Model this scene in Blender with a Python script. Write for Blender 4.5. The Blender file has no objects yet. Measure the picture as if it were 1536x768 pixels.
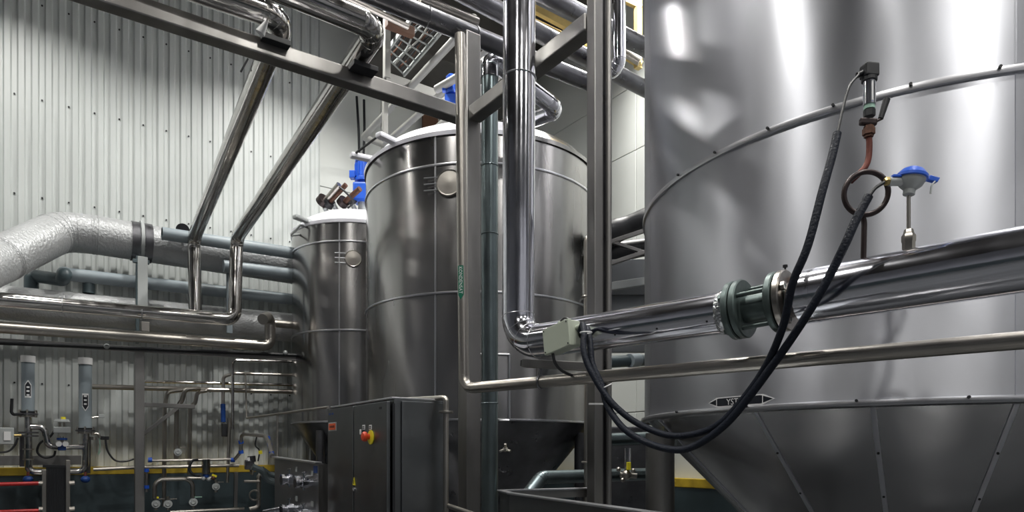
import bpy, bmesh, math, random
from mathutils import Vector, Matrix
random.seed(7)
PI = math.pi
F = 1012.0; HX = 768.0; HY = 678.0; HC = 1.75       # focal length in pixels, horizon, camera height
S = bpy.context.scene
COL = S.collection
# ------------------------------------------------------------------ camera
cd = bpy.data.cameras.new('camera'); cam = bpy.data.objects.new('camera', cd); COL.objects.link(cam)
cam.location = (0, 0, HC); cam.rotation_euler = (PI/2, 0, 0)
cd.sensor_width = 36; cd.lens = 36*F/1536; cd.shift_y = (HY-384)/1536; cd.clip_end = 100; cd.clip_start = 0.05
S.camera = cam
# ------------------------------------------------------------------ world, exposure
w = bpy.data.worlds.new('world'); S.world = w; w.use_nodes = True
w.node_tree.nodes['Background'].inputs[0].default_value = (.75, .85, 1, 1)
w.node_tree.nodes['Background'].inputs[1].default_value = 0.02
S.view_settings.view_transform = 'Standard'; S.view_settings.look = 'None'
S.view_settings.exposure = -0.06; S.view_settings.gamma = 1; S.view_settings.use_curve_mapping = False

D1 = Vector((.8195, .573, 0)); D2 = Vector((-.573, .8195, 0)); UP = Vector((0, 0, 1))
def ab(a, b, z=0): return D1*a + D2*b + UP*z          # room coordinates (z above the floor)
def at(px, py, Y): return Vector(((px-HX)/F*Y, Y, HC+(HY-py)/F*Y))
def atn(px, py, n):                                   # on a plane parallel to the left wall
    k = (px-HX)/F; return at(px, py, n/(.8195-.573*k))
def atm(px, py, m):                                   # on a plane parallel to the right wall
    k = (px-HX)/F; return at(px, py, m/(.8195*k+.573))
def atz(px, py, z): return at(px, py, z*F/(HY-py))    # on a level z above the camera
WL, WR, WB, WF, CEIL = 11.5, 8.6, -9.0, -6.0, HC+8.2

# ------------------------------------------------------------------ materials
def mat(name, col, rough=.5, metal=0, aniso=0, arot=0, bump=0, bscale=8, bstretch=(1, 1, 1), rvar=0, cvar=0, cscale=3, cstretch=(1, 1, 1), col2=None, emit=None, estr=0, spec=.5, fine=0):
    m = bpy.data.materials.new(name); m.use_nodes = True; nt = m.node_tree; N = nt.nodes; L = nt.links
    b = N['Principled BSDF']
    b.inputs['Base Color'].default_value = (*col, 1); b.inputs['Roughness'].default_value = rough
    b.inputs['Metallic'].default_value = metal; b.inputs['Specular IOR Level'].default_value = spec
    tc = N.new('ShaderNodeTexCoord')
    def noise(scale, st, det=3):
        mp = N.new('ShaderNodeMapping'); mp.inputs['Scale'].default_value = st
        L.new(tc.outputs['Object'], mp.inputs[0])
        n = N.new('ShaderNodeTexNoise'); n.inputs['Scale'].default_value = scale; n.inputs['Detail'].default_value = det
        L.new(mp.outputs[0], n.inputs['Vector']); return n
    if aniso:
        b.inputs['Anisotropic'].default_value = aniso; b.inputs['Anisotropic Rotation'].default_value = arot
        t = N.new('ShaderNodeTangent'); t.direction_type = 'UV_MAP'; t.uv_map = 'UVMap'
        L.new(t.outputs[0], b.inputs['Tangent'])
    if rvar:
        n = noise(cscale*1.7, cstretch, 2); mr = N.new('ShaderNodeMapRange')
        mr.inputs[1].default_value = .2; mr.inputs[2].default_value = .8; mr.interpolation_type = 'SMOOTHSTEP'
        mr.inputs[3].default_value = max(.02, rough-rvar); mr.inputs[4].default_value = rough+rvar
        L.new(n.outputs[0], mr.inputs[0]); L.new(mr.outputs[0], b.inputs['Roughness'])
    if cvar or col2:
        n = noise(cscale, cstretch, 6); cr = N.new('ShaderNodeValToRGB')
        c2 = col2 if col2 else tuple(c*(1-cvar) for c in col)
        cr.color_ramp.elements[0].position = .35; cr.color_ramp.elements[1].position = .65
        cr.color_ramp.elements[0].color = (*c2, 1); cr.color_ramp.elements[1].color = (*col, 1)
        L.new(n.outputs[0], cr.inputs[0]); L.new(cr.outputs[0], b.inputs['Base Color'])
    last = None
    if bump:
        n = noise(bscale, bstretch, 2); bp = N.new('ShaderNodeBump'); bp.inputs['Strength'].default_value = 1
        bp.inputs['Distance'].default_value = bump; L.new(n.outputs[0], bp.inputs['Height']); last = bp
    if fine:
        n = noise(180, (1, 1, 1), 2); bp = N.new('ShaderNodeBump'); bp.inputs['Strength'].default_value = 1
        bp.inputs['Distance'].default_value = fine; L.new(n.outputs[0], bp.inputs['Height'])
        if last: L.new(last.outputs[0], bp.inputs['Normal'])
        last = bp
    if last: L.new(last.outputs[0], b.inputs['Normal'])
    if emit: b.inputs['Emission Color'].default_value = (*emit, 1); b.inputs['Emission Strength'].default_value = estr
    return m
M = {}
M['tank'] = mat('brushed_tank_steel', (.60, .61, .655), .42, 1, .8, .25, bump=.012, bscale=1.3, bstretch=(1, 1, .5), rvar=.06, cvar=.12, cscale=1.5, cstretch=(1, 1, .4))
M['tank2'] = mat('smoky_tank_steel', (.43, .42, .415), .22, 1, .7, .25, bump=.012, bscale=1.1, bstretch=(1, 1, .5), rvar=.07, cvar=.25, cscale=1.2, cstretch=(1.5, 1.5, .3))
M['cone'] = mat('cone_steel', (.56, .56, .58), .24, 1, bump=.02, bscale=1.2, cvar=.2, cscale=1.5)
M['band'] = mat('bright_band_steel', (.62, .62, .65), .3, 1)
M['chrome'] = mat('polished_steel', (.74, .74, .80), .13, 1, bump=.002, bscale=5, rvar=.03)
M['chrome_worn'] = mat('polished_steel_worn', (.62, .60, .58), .14, 1, bump=.003, bscale=6, cvar=.2, cscale=4, rvar=.05)
M['satin'] = mat('satin_pipe_steel', (.50, .47, .43), .32, 1, cvar=.15, cscale=2, rvar=.04)
M['post'] = mat('brushed_post_steel', (.33, .32, .31), .40, 1, cvar=.3, cscale=3, cstretch=(1, 1, .3), rvar=.08)
M['gp'] = mat('grey_structural_steel', (.24, .235, .23), .42, .5, cvar=.12)
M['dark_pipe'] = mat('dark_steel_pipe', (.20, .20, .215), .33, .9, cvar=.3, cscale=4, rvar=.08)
M['cab'] = mat('cabinet_brushed_steel', (.20, .21, .22), .34, 1, .5, .25, cvar=.12, cscale=2, rvar=.05)
M['panel'] = mat('valve_panel_steel', (.24, .25, .26), .38, .9, cvar=.1)
M['galv'] = mat('galvanised_grey', (.17, .21, .22), .3, .85, cvar=.2, cscale=4)
M['pvc'] = mat('grey_plastic', (.26, .305, .335), .42, 0, cvar=.12, cscale=4)
M['pvcd'] = mat('dark_grey_plastic', (.06, .085, .095), .4, 0)
M['insul'] = mat('foil_insulation', (.46, .47, .48), .42, .35, bump=.012, bscale=30, cvar=.12, cscale=2)
M['wall'] = mat('wall_cladding_paint', (.62, .65, .64), .42, 0, cvar=.08, cscale=1.2, cstretch=(1, 1, .5), spec=.4)
M['wallp'] = mat('wall_panel_paint', (.60, .62, .60), .5, 0, cvar=.06, cscale=1)
M['dado'] = mat('teal_grey_dado', (.036, .054, .062), .45, 0, cvar=.3, cscale=2)
M['yellow'] = mat('yellow_paint', (.55, .38, .03), .5, 0, cvar=.35, cscale=5)
M['yel'] = mat('pale_yellow_paint', (.62, .46, .17), .5, 0, cvar=.3, cscale=4)
M['far'] = mat('grey_far_wall', (.36, .37, .41), .6)
M['floor'] = mat('concrete_floor', (.10, .105, .11), .16, 0, cvar=.3, cscale=1.5)
M['ceil'] = mat('dark_ceiling', (.07, .065, .06), .8, 0, cvar=.2)
M['white'] = mat('white_tank_cover', (.78, .78, .84), .4, 0, bump=.01, bscale=3)
M['wpipe'] = mat('cream_painted_pipe', (.29, .29, .275), .45, 0, cvar=.15)
M['black'] = mat('black_rubber', (.012, .013, .016), .45, 0)
M['cable'] = mat('black_cable_sleeve', (.008, .011, .020), .55, 0, spec=.25, bump=.004, bscale=90)
M['blue'] = mat('blue_enamel', (.02, .10, .55), .35, 0)
M['dblue'] = mat('dark_blue_plastic', (.01, .05, .22), .4, 0)
M['red'] = mat('red_paint', (.45, .02, .02), .4, 0)
M['estop'] = mat('red_orange_plastic', (.60, .06, .02), .35, 0)
M['yb'] = mat('bright_yellow', (.75, .65, .03), .4, 0)
M['green'] = mat('green_label', (.0, .13, .075), .45, 0)
M['mint'] = mat('mint_seal', (.35, .55, .45), .5, 0)
M['box'] = mat('grey_green_enclosure', (.42, .46, .38), .45, 0)
M['ltg'] = mat('light_grey_casting', (.38, .40, .40), .42, .1)
M['rust'] = mat('rusty_steel', (.17, .045, .03), .6, .3, cvar=.5, cscale=20)
M['rust2'] = mat('rusty_fitting', (.15, .07, .045), .6, .4, cvar=.5, cscale=40)
M['brass'] = mat('brass', (.55, .42, .18), .35, 1)
M['coil'] = mat('dark_brown_tube', (.045, .033, .033), .35, .5)
M['flange'] = mat('grey_green_flange', (.12, .155, .15), .42, .6, cvar=.35, cscale=12)
M['fl2'] = mat('worn_flange_steel', (.42, .39, .36), .3, 1, cvar=.4, cscale=14)
M['foil'] = mat('crumpled_foil', (.55, .56, .58), .2, 1, bump=.02, bscale=30)
M['wood'] = mat('brown_board', (.09, .035, .015), .6)
M['motor'] = M['blue']
M['wtag'] = mat('white_print', (.75, .75, .75), .5)
M['btag'] = mat('black_print', (.008, .01, .016), .4)
M['otag'] = mat('orange_print', (.62, .10, .03), .5)
M['lampm'] = mat('lamp_housing', (.3, .3, .3), .5, .5)

# ------------------------------------------------------------------ object helpers
ORG = {}
def tag(o, label=None, cat=None, group=None, kind=None):
    if label: o['label'] = label
    if cat: o['category'] = cat
    if group: o['group'] = group
    if kind: o['kind'] = kind
    return o
def thing(name, label, cat, loc, group=None):
    o = bpy.data.objects.new(name, None); COL.objects.link(o); o.location = loc; o.empty_display_size = .1
    ORG[o.name] = Vector(loc); return tag(o, label, cat, group)
def frame(d):
    d = d.normalized(); a = UP if abs(d.z) < .9 else Vector((1, 0, 0))
    u = d.cross(a).normalized(); return u, d.cross(u).normalized()
def fillet(pts, rad, n=8):
    out = [pts[0].copy()]
    for i in range(1, len(pts)-1):
        a, p, c = pts[i-1], pts[i], pts[i+1]; u = (a-p); v = (c-p); lu, lv = u.length, v.length
        if lu < 1e-6 or lv < 1e-6: continue
        u /= lu; v /= lv; ang = u.angle(v)
        if ang > PI-.02: out.append(p.copy()); continue
        t = min(rad/math.tan(ang/2), lu*.48, lv*.48); r = t*math.tan(ang/2)
        bis = (u+v).normalized(); c0 = p+bis*(r/math.sin(ang/2)); s = p+u*t; e = p+v*t
        va, vb = s-c0, e-c0; w_ = va.angle(vb)
        for k in range(n+1):
            f = k/n; out.append(c0+(va*math.sin((1-f)*w_)+vb*math.sin(f*w_))/math.sin(w_))
    out.append(pts[-1].copy()); return out
def smooth_path(pts, n=6):                            # Catmull-Rom
    P = [pts[0]*2-pts[1]]+list(pts)+[pts[-1]*2-pts[-2]]; out = []
    for i in range(1, len(P)-2):
        for k in range(n):
            t = k/n; a, b, c, d = P[i-1], P[i], P[i+1], P[i+2]
            out.append(.5*((2*b)+(c-a)*t+(2*a-5*b+4*c-d)*t*t+(3*b-a-3*c+d)*t*t*t))
    out.append(P[-2]); return out
class MB:
    def __init__(s): s.v = []; s.f = []; s.uv = []; s.sm = []
    def add(s, vs, fs, smooth=True, uvs=None):
        o = len(s.v); s.v += [Vector(x) for x in vs]
        for i, f in enumerate(fs):
            s.f.append([o+j for j in f]); s.sm.append(smooth)
            s.uv.append(uvs[i] if uvs else [(0, 0)]*len(f))
        return s
    def sweep(s, path, r, n=16, cap=True):            # r number or list
        m = len(path); rs = r if isinstance(r, (list, tuple)) else [r]*m
        T = [(path[min(i+1, m-1)]-path[max(i-1, 0)]).normalized() for i in range(m)]
        u, _ = frame(T[0]); vs = []
        dist = 0
        ds = []
        for i in range(m):
            if i: dist += (path[i]-path[i-1]).length
            ds.append(dist)
            u = (u-T[i]*u.dot(T[i])).normalized(); w_ = T[i].cross(u)
            k = 1.0
            for j in range(n):
                a = 2*PI*j/n; vs.append(path[i]+(u*math.cos(a)+w_*math.sin(a))*rs[i]*k)
        fs = []; uvs = []
        for i in range(m-1):
            for j in range(n):
                jn = (j+1) % n; fs.append([i*n+j, i*n+jn, (i+1)*n+jn, (i+1)*n+j])
                uvs.append([(j/n, ds[i]), ((j+1)/n, ds[i]), ((j+1)/n, ds[i+1]), (j/n, ds[i+1])])
        s.add(vs, fs, True, uvs)
        if cap:
            s.add(vs[:n], [list(range(n))[::-1]], False); s.add(vs[-n:], [list(range(n))], False)
        return s
    def cyl(s, a, b, r, r2=None, n=20): return s.sweep([Vector(a), Vector(b)], [r, r if r2 is None else r2], n)
    def box(s, c, ax, ay, az, bev=0):                 # centre, half-extent vectors
        c = Vector(c); P = []
        if bev <= 0:
            for k in range(8): P.append(c+ax*(1 if k & 1 else -1)+ay*(1 if k & 2 else -1)+az*(1 if k & 4 else -1))
            return s.add(P, [[0, 2, 3, 1], [4, 5, 7, 6], [0, 1, 5, 4], [2, 6, 7, 3], [0, 4, 6, 2], [1, 3, 7, 5]], False)
        X, Y, Z = ax.length, ay.length, az.length; ux, uy, uz = ax/X, ay/Y, az/Z; bev = min(bev, X*.9, Y*.9, Z*.9)
        bm = bmesh.new(); bmesh.ops.create_cube(bm, size=2)
        for q in bm.verts: q.co = Vector((q.co.x*X, q.co.y*Y, q.co.z*Z))
        bmesh.ops.bevel(bm, geom=bm.edges[:], offset=bev, segments=2, profile=.6, affect='EDGES')
        bm.verts.index_update()
        s.add([c+ux*q.co.x+uy*q.co.y+uz*q.co.z for q in bm.verts], [[q.index for q in f.verts] for f in bm.faces], False); bm.free()
        return s
    def bar(s, a, b, wd, ht, side=None, bev=.006):    # box beam from a to b, wd across (side), ht in the third direction
        a, b = Vector(a), Vector(b); d = b-a; L = d.length; d = d/L
        if side is None: side = d.cross(UP) if abs(d.z) < .9 else D1
        side = (side-d*side.dot(d)).normalized(); t = d.cross(side)
        return s.box((a+b)/2, d*L/2, side*wd/2, t*ht/2, bev)
    def ball(s, c, r, n=14, sc=(1, 1, 1)):
        c = Vector(c); vs = []; fs = []; h = n//2
        for i in range(h+1):
            t = PI*i/h
            for j in range(n):
                a = 2*PI*j/n; vs.append(c+Vector((math.sin(t)*math.cos(a)*r*sc[0], math.sin(t)*math.sin(a)*r*sc[1], math.cos(t)*r*sc[2])))
        for i in range(h):
            for j in range(n):
                jn = (j+1) % n; fs.append([i*n+j, (i+1)*n+j, (i+1)*n+jn, i*n+jn])
        return s.add(vs, fs)
    def ring(s, c, d, R, r, n=28, m=6, a0=0, a1=2*PI):
        u, v = frame(Vector(d)); c = Vector(c); vs = []; fs = []
        for i in range(n):
            a = a0+(a1-a0)*i/n; e = u*math.cos(a)+v*math.sin(a)
            for j in range(m):
                t = 2*PI*j/m; vs.append(c+e*(R+r*math.cos(t))+Vector(d).normalized()*r*math.sin(t))
        for i in range(n):
            for j in range(m): fs.append([i*m+j, ((i+1) % n)*m+j, ((i+1) % n)*m+(j+1) % m, i*m+(j+1) % m])
        return s.add(vs, fs)
    def lathe(s, c, axis, prof, n=24):                # prof: (radius, height along axis)
        u, v = frame(Vector(axis)); ax = Vector(axis).normalized(); c = Vector(c); vs = []; fs = []
        for (r, h) in prof:
            for j in range(n):
                a = 2*PI*j/n; vs.append(c+ax*h+(u*math.cos(a)+v*math.sin(a))*max(r, 1e-5))
        for i in range(len(prof)-1):
            for j in range(n):
                jn = (j+1) % n; fs.append([i*n+j, i*n+jn, (i+1)*n+jn, (i+1)*n+j])
        return s.add(vs, fs)
    def build(s, name, m, parent=None, label=None, cat=None, group=None, kind=None, sharp=35, org=None):
        vs = s.v
        if parent is not None: o0 = ORG[parent.name]
        elif org is not None: o0 = Vector(org)
        else:
            n = len(vs); cx = sum(v.x for v in vs)/n; cy = sum(v.y for v in vs)/n; o0 = Vector((cx, cy, min(v.z for v in vs)))
        me = bpy.data.meshes.new(name); me.from_pydata([v-o0 for v in vs], [], s.f)
        uvl = me.uv_layers.new(name='UVMap')
        flat = [c for f in s.uv for uv in f for c in uv]
        if len(flat) == 2*len(me.loops): uvl.data.foreach_set('uv', flat)
        bm = bmesh.new(); bm.from_mesh(me)
        bmesh.ops.recalc_face_normals(bm, faces=bm.faces[:])
        for e in bm.edges:
            if len(e.link_faces) == 2 and e.calc_face_angle(0) > math.radians(sharp): e.smooth = False
        bm.to_mesh(me); bm.free()
        me.polygons.foreach_set('use_smooth', s.sm); me.update()
        me.materials.append(M[m] if isinstance(m, str) else m)
        o = bpy.data.objects.new(name, me); COL.objects.link(o)
        if parent is not None: o.parent = parent; ORG[o.name] = o0
        else: o.location = o0; ORG[o.name] = o0
        return tag(o, label, cat, group, kind)
def txt(name, body, m, parent, origin, xd, up, size, nrm_off=.0015, fn=None, align='CENTER'):
    cu = bpy.data.curves.new(name, 'FONT'); cu.body = body; cu.size = size; cu.align_x = align; cu.align_y = 'CENTER'; cu.resolution_u = 3
    t = bpy.data.objects.new(name+'_tmp', cu); COL.objects.link(t)
    dg = bpy.context.evaluated_depsgraph_get(); me = bpy.data.meshes.new_from_object(t.evaluated_get(dg))
    bpy.data.objects.remove(t); bpy.data.curves.remove(cu)
    o0 = ORG[parent.name]; xd = Vector(xd).normalized(); up = Vector(up).normalized(); nn = xd.cross(up)
    for v in me.vertices:
        p = fn(v.co.x, v.co.y) if fn else Vector(origin)+xd*v.co.x+up*v.co.y+nn*nrm_off
        v.co = p-o0
    me.materials.clear(); me.materials.append(M[m])
    o = bpy.data.objects.new(name, me); COL.objects.link(o); o.parent = parent; ORG[o.name] = o0; return o
def px(w_, Y): return w_*Y/F                          # metres covered by w_ pixels at depth Y
def pipe(name, label, cat, pts, r, m, fil=.12, n=16, group=None, parent=None, bands=(), elbow=True, bm_='band', nf=8, hollow=False, ext=0, ext2=0):
    pts = [Vector(p) for p in pts]
    if ext: pts[0] = pts[0]+(pts[0]-pts[1]).normalized()*ext
    if ext2: pts[-1] = pts[-1]+(pts[-1]-pts[-2]).normalized()*ext2
    path = fillet(pts, fil, nf) if len(pts) > 2 else pts
    b = MB().sweep(path, r, n, cap=not hollow)
    if parent is not None: o = b.build(name, m, parent, label)
    else: o = b.build(name, m, None, label, cat, group)
    if bands == 'elbow':
        for i in range(1, len(pts)-1):
            arc = fillet(pts[i-1:i+2], fil, 8)[1:-1]
            if len(arc) < 3: continue
            for k in (0, 3, 5, 8) if elbow else (0, 8):
                if k < len(arc):
                    d = arc[min(k+1, len(arc)-1)]-arc[max(k-1, 0)]
                    MB().ring(arc[k], d, r*1.0, r*.02 if bm_ == 'insul' else min(r*.035, .0024)).build('seam_band', bm_, o)
    elif bands:
        for (i, t) in bands:
            d = pts[i+1]-pts[i]; MB().ring(pts[i]+d*t, d, r*1.0, r*.045).build('seam_band', bm_, o)
    return o
def struct(mb, name, m, parent=None):
    o = mb.build(name, m, parent, org=(0, 0, 0)) if parent is None else mb.build(name, m, parent)
    if parent is None: o['kind'] = 'structure'
    return o

# ------------------------------------------------------------------ room lamps (high bays, mostly out of frame)
def rm(a, b): p = D1*a+D2*b; return p.x, p.y
LAMPS = [(*rm(3.2, 9.1), 8.75, 185), (*rm(-.4, 9.1), 8.75, 165), (*rm(-4.2, 9.1), 8.75, 125), (*rm(7.2, 6.6), 9.55, 480), (*rm(3.6, 5.0), 8.9, 260), (*rm(-.3, 4.2), 8.9, 200), (*rm(6.8, 1.2), 8.9, 150), (*rm(3.0, -.2), 8.9, 220), (*rm(-2.6, -.6), 8.9, 190), (*rm(.4, -3.4), 8.9, 200), (*rm(5.0, -3.6), 8.9, 180)]
for i, (x, y, z, e) in enumerate(LAMPS):
    t = thing('high_bay_lamp', None, 'lamp', (x, y, z), 'high bay lamps above the machines')
    t['label'] = 'round high bay lamp hanging from the ceiling above the frame'
    MB().lathe((x, y, z), UP, [(.43, -.27), (.44, -.27), (.31, 0), (.29, .03), (.22, .10), (.12, .2), (.08, .24), (.07, .45), (0, .46)], 28).build('lamp_shade', 'lampm', t)
    MB().cyl((x, y, z+.45), (x, y, CEIL), .012, n=8).build('hanger', 'lampm', t)
    ld = bpy.data.lights.new('high_bay_light', 'AREA'); ld.shape = 'DISK'; ld.size = .38; ld.energy = e; ld.color = (1.0, .98, .93)
    lo = bpy.data.objects.new('light_source', ld); COL.objects.link(lo); lo.parent = t; lo.location = (0, 0, -.03)

# ------------------------------------------------------------------ the room shell
def slab(name, m, pts, nrm, th=.1):
    pts = [Vector(p) for p in pts]; n = Vector(nrm); vs = pts+[p+n*th for p in pts]
    return struct(MB().add(vs, [[0, 1, 2, 3], [7, 6, 5, 4], [0, 4, 5, 1], [1, 5, 6, 2], [2, 6, 7, 3], [3, 7, 4, 0]], False), name, m)
slab('floor', 'floor', [ab(WB, WF), ab(WR, WF), ab(WR, WL), ab(WB, WL)], (0, 0, -1))
slab('ceiling', 'ceil', [ab(WB, WF, CEIL), ab(WR, WF, CEIL), ab(WR, WL, CEIL), ab(WB, WL, CEIL)], (0, 0, 1))
wl = slab('wall_left', 'wallp', [ab(WB, WL), ab(WR, WL), ab(WR, WL, CEIL), ab(WB, WL, CEIL)], D2)
wr = slab('wall_right', 'wallp', [ab(WR, WF), ab(WR, WL), ab(WR, WL, CEIL), ab(WR, WF, CEIL)], D1)
slab('wall_back', 'far', [ab(WB, WF), ab(WB, WL), ab(WB, WL, CEIL), ab(WB, WF, CEIL)], -D1)
slab('wall_near', 'far', [ab(WB, WF), ab(WR, WF), ab(WR, WF, CEIL), ab(WB, WF, CEIL)], -D2)
# corrugated cladding sheets on the left wall, one sheet = seven ribs
PITCH = .1555; A0 = -.40
prof = [(0, .036), (.062, .036), (.082, .0), (.136, .0)]
sh = 0; a_end = 3.95; k0 = -54; last = 28
while k0 < last:
    k1 = min(k0+7, last); vs = []; fs = []
    for k in range(k0, k1+1):
        for (da, h) in (prof if k < k1 else prof[:1]):
            a = A0+k*PITCH+da
            if a > a_end: a = a_end
            for z in (.0, CEIL): vs.append(ab(a, WL-.035-h, z))
    for i in range(len(vs)//2-1): fs.append([2*i, 2*i+2, 2*i+3, 2*i+1])
    MB().add(vs, fs, False).build('cladding_sheet', 'wall', wl); k0 = k1
mb = MB()
for z in (6.22, 4.9, 3.54, 2.2, .95):
    for k in range(-8, 26, 2):
        p = ab(A0+k*PITCH+.11, WL-.037, HC+z); mb.cyl(p, p-D2*.012, .012, n=8)
o = mb.build('screw', 'black', wl); o['kind'] = 'stuff'
# smooth wall panels right of the cladding
a = a_end
for i in range(4):
    b = a+1.15 if i else a+1.15
    for (z0, z1) in ((0, 2.4), (2.4, 4.1), (4.1, 6.35), (6.35, 8.2), (8.2, CEIL)):
        MB().box(ab((a+b)/2, WL-.02, (z0+z1)/2), D1*((b-a)/2-.004), D2*.02, UP*((z1-z0)/2-.006), .008).build('wall_panel', 'wallp', wl)
    a = b
b = WL-.05
while b > -1:
    for (z0, z1) in ((0, 1.3), (1.3, 2.45), (2.45, 3.6), (3.6, 4.75), (4.75, 5.9), (5.9, 7.05), (7.05, 8.2), (8.2, CEIL)):
        MB().box(ab(WR-.02, b-1.5, (z0+z1)/2), D2*1.494, D1*.02, UP*((z1-z0)/2-.007), .008).build('wall_panel', 'wallp', wr)
    b -= 3
# kerb / dado with the yellow stripe along both walls
def kerb(name1, name2, p, q, ins, zt, dy=.09):
    side = ins
    d = (q-p).normalized()
    struct(MB().box((p+q)/2+side*.09+UP*(zt-dy)/2, d*(q-p).length/2, side*.09, UP*(zt-dy)/2, .01), name1, 'dado')
    struct(MB().box((p+q)/2+side*.095+UP*(zt-dy/2), d*(q-p).length/2, side*.095, UP*dy/2, .01), name2, 'yellow')
kerb('baseboard_left', 'trim_1', ab(WB+.1, WL-.06), ab(WR-.1, WL-.06), -D2, HC-.21, .11)
kerb('baseboard_right', 'trim_2', ab(WR-.05, 0), ab(WR-.05, WL-.3), -D1, HC-.42, .14)

struct(MB().box(ab(WB+.06, (WL+WF)/2, 1.3), D1*.05, D2*(WL-WF)/2.1, UP*1.3, .01), 'baseboard_back', 'dado')  # unseen dark board added on the wall to darken what the steel reflects
struct(MB().box(ab((WB+WR)/2, WF+.06, 1.3), D1*(WR-WB)/2.1, D2*.05, UP*1.3, .01), 'baseboard_near', 'dado')  # same added board out of view, keeps low reflections dark
struct(MB().box(ab(6.15, 10.75, (HC+6.7+CEIL)/2), D1*1.5, D2*.6, UP*((CEIL-HC-6.7)/2-.01), .02), 'trim_3', 'ceil')  # dark box added to stand for the shade in the ceiling corner
# ------------------------------------------------------------------ tanks
def wall_of(C, R, px_, py_, off=0):                   # point of the tank shell seen at a pixel
    k = (px_-HX)/F; d = Vector((k, 1, 0)); a = d.dot(d); b = -2*(d.x*C[0]+d.y*C[1]); c = C[0]**2+C[1]**2-(R+off)**2
    Y = (-b-math.sqrt(max(0, b*b-4*a*c)))/(2*a); return at(px_, py_, Y)
def ang(C, p): return math.atan2(p.y-C[1], p.x-C[0])
def sheet(C, prof, a0, a1, n, name, m, parent, off=0):    # revolved piece of shell; prof = (radius, z)
    vs = []; fs = []; uvs = []; K = len(prof)
    for i in range(n+1):
        a = a0+(a1-a0)*i/n
        for (r, z) in prof: vs.append(Vector((C[0]+(r+off)*math.cos(a), C[1]+(r+off)*math.sin(a), z)))
    for i in range(n):
        for j in range(K-1):
            fs.append([i*K+j, (i+1)*K+j, (i+1)*K+j+1, i*K+j+1]); z0, z1 = prof[j][1], prof[j+1][1]
            uvs.append([(i/n, z0), ((i+1)/n, z0), ((i+1)/n, z1), (i/n, z1)])
    b = MB().add(vs, fs, True, uvs); return b.build(name, m, parent)
def band(C, R, z, h, t, name, m, parent, n=144):
    MB().lathe((C[0], C[1], z), UP, [(R, -h/2), (R+t, -h/2+t*.3), (R+t*1.15, 0), (R+t, h/2-t*.3), (R, h/2)], n).build(name, m, parent)
def seam(C, R, a, z0, z1, parent, wd=.02, t=.008, m='band', prof=None):
    c, s_ = math.cos(a), math.sin(a); e = Vector((c, s_, 0)); tg = Vector((-s_, c, 0)); p = Vector((C[0], C[1], 0))
    if prof: A, B = p+e*prof[0][0]+UP*prof[0][1], p+e*prof[1][0]+UP*prof[1][1]
    else: A, B = p+e*R+UP*z0, p+e*R+UP*z1
    MB().bar(A, B, wd, t*2, tg, .003).build('seam_strip', m, parent)

# --- big tank, right
BC, BR = (3.375, 5.77), 2.199
z1, z2, ztop = HC+2.082, HC+.287, HC+7.0
bt = thing('storage_tank', 'huge conical-bottomed stainless steel tank at right, nearest the camera, with a cone hopper', 'tank', (BC[0], BC[1], 0))
sa = [ang(BC, wall_of(BC, BR, x, 300)) for x in (1523,)][0]
segs = [sa-2*PI*k/5 for k in range(5)]
for k in range(5):
    a1 = segs[k]; a0 = a1-2*PI/5
    for (za, zb) in ((z2, z1), (z1, ztop)):
        sheet(BC, [(BR, za), (BR, (za+zb)/2), (BR, zb)], a0+.001, a1-.001, 48, 'cladding_sheet', 'tank', bt)
seam(BC, BR, sa, z1, ztop, bt, .012, .002, 'tank')
band(BC, BR, z1, .045, .016, 'hoop_band', 'band', bt, 192)
band(BC, BR, z2, .05, .03, 'hoop_band', 'band', bt, 192)
cz = HC-1.62; cr = .32
ca = [ang(BC, wall_of(BC, BR, x, 600)) for x in (1128, 1308, 1530)]
ga = [ca[0]-.55, ca[0], ca[1], ca[2], ca[2]+.8, ca[2]+1.9, ca[2]+2.9, ca[0]-.55+2*PI]
for i in range(len(ga)-1):
    sheet(BC, [(cr, cz), (cr+(BR-.02-cr)*.5, cz+(z2-cz)*.5), (BR-.02, z2)], ga[i]+.001, ga[i+1]-.001, 24, 'cone_sheet', 'cone', bt)
    seam(BC, BR, ga[i], 0, 0, bt, .03, .008, 'tank', prof=((cr, cz), (BR-.02, z2)))
MB().lathe((BC[0], BC[1], cz), UP, [(cr, .02), (cr*.9, -.02), (.1, -.04), (.09, -.1), (.0, -.1)], 32).build('outlet', 'band', bt)
mb = MB()                                             # black screws on the hoops and the cone seam
for x in (1018, 1073, 1152, 1250, 1366, 1500):
    p = wall_of(BC, BR, x, 300, .02); p.z = z1+.012; e = Vector((p.x-BC[0], p.y-BC[1], 0)).normalized(); mb.cyl(p, p+e*.014, .009, n=8)
for x in (1016, 1120, 1285, 1453):
    p = wall_of(BC, BR, x, 300, .03); p.z = z2+.016; e = Vector((p.x-BC[0], p.y-BC[1], 0)).normalized(); mb.cyl(p, p+e*.014, .009, n=8)
for a in ca[:3]:
    for f in (.15, .3, .45, .6, .75, .9):
        r = BR-.02-(BR-cr)*f; p = Vector((BC[0]+r*math.cos(a), BC[1]+r*math.sin(a), z2-(z2-cz)*f)); e = Vector((math.cos(a), math.sin(a), -.9)).normalized()
        mb.cyl(p, p+e*.018, .008, n=8)
o = mb.build('screw', 'black', bt); o['kind'] = 'stuff'
for p in (Vector((1.255, 5.72, 0)), Vector((5.2, 5.0, 0)), Vector((3.3, 7.6, 0))):
    MB().cyl(p, p+UP*(HC+.16), .12, n=28).build('leg', 'post', bt)
    MB().cyl(p, p+UP*.02, .2, n=28).build('foot_plate', 'post', bt)
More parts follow.
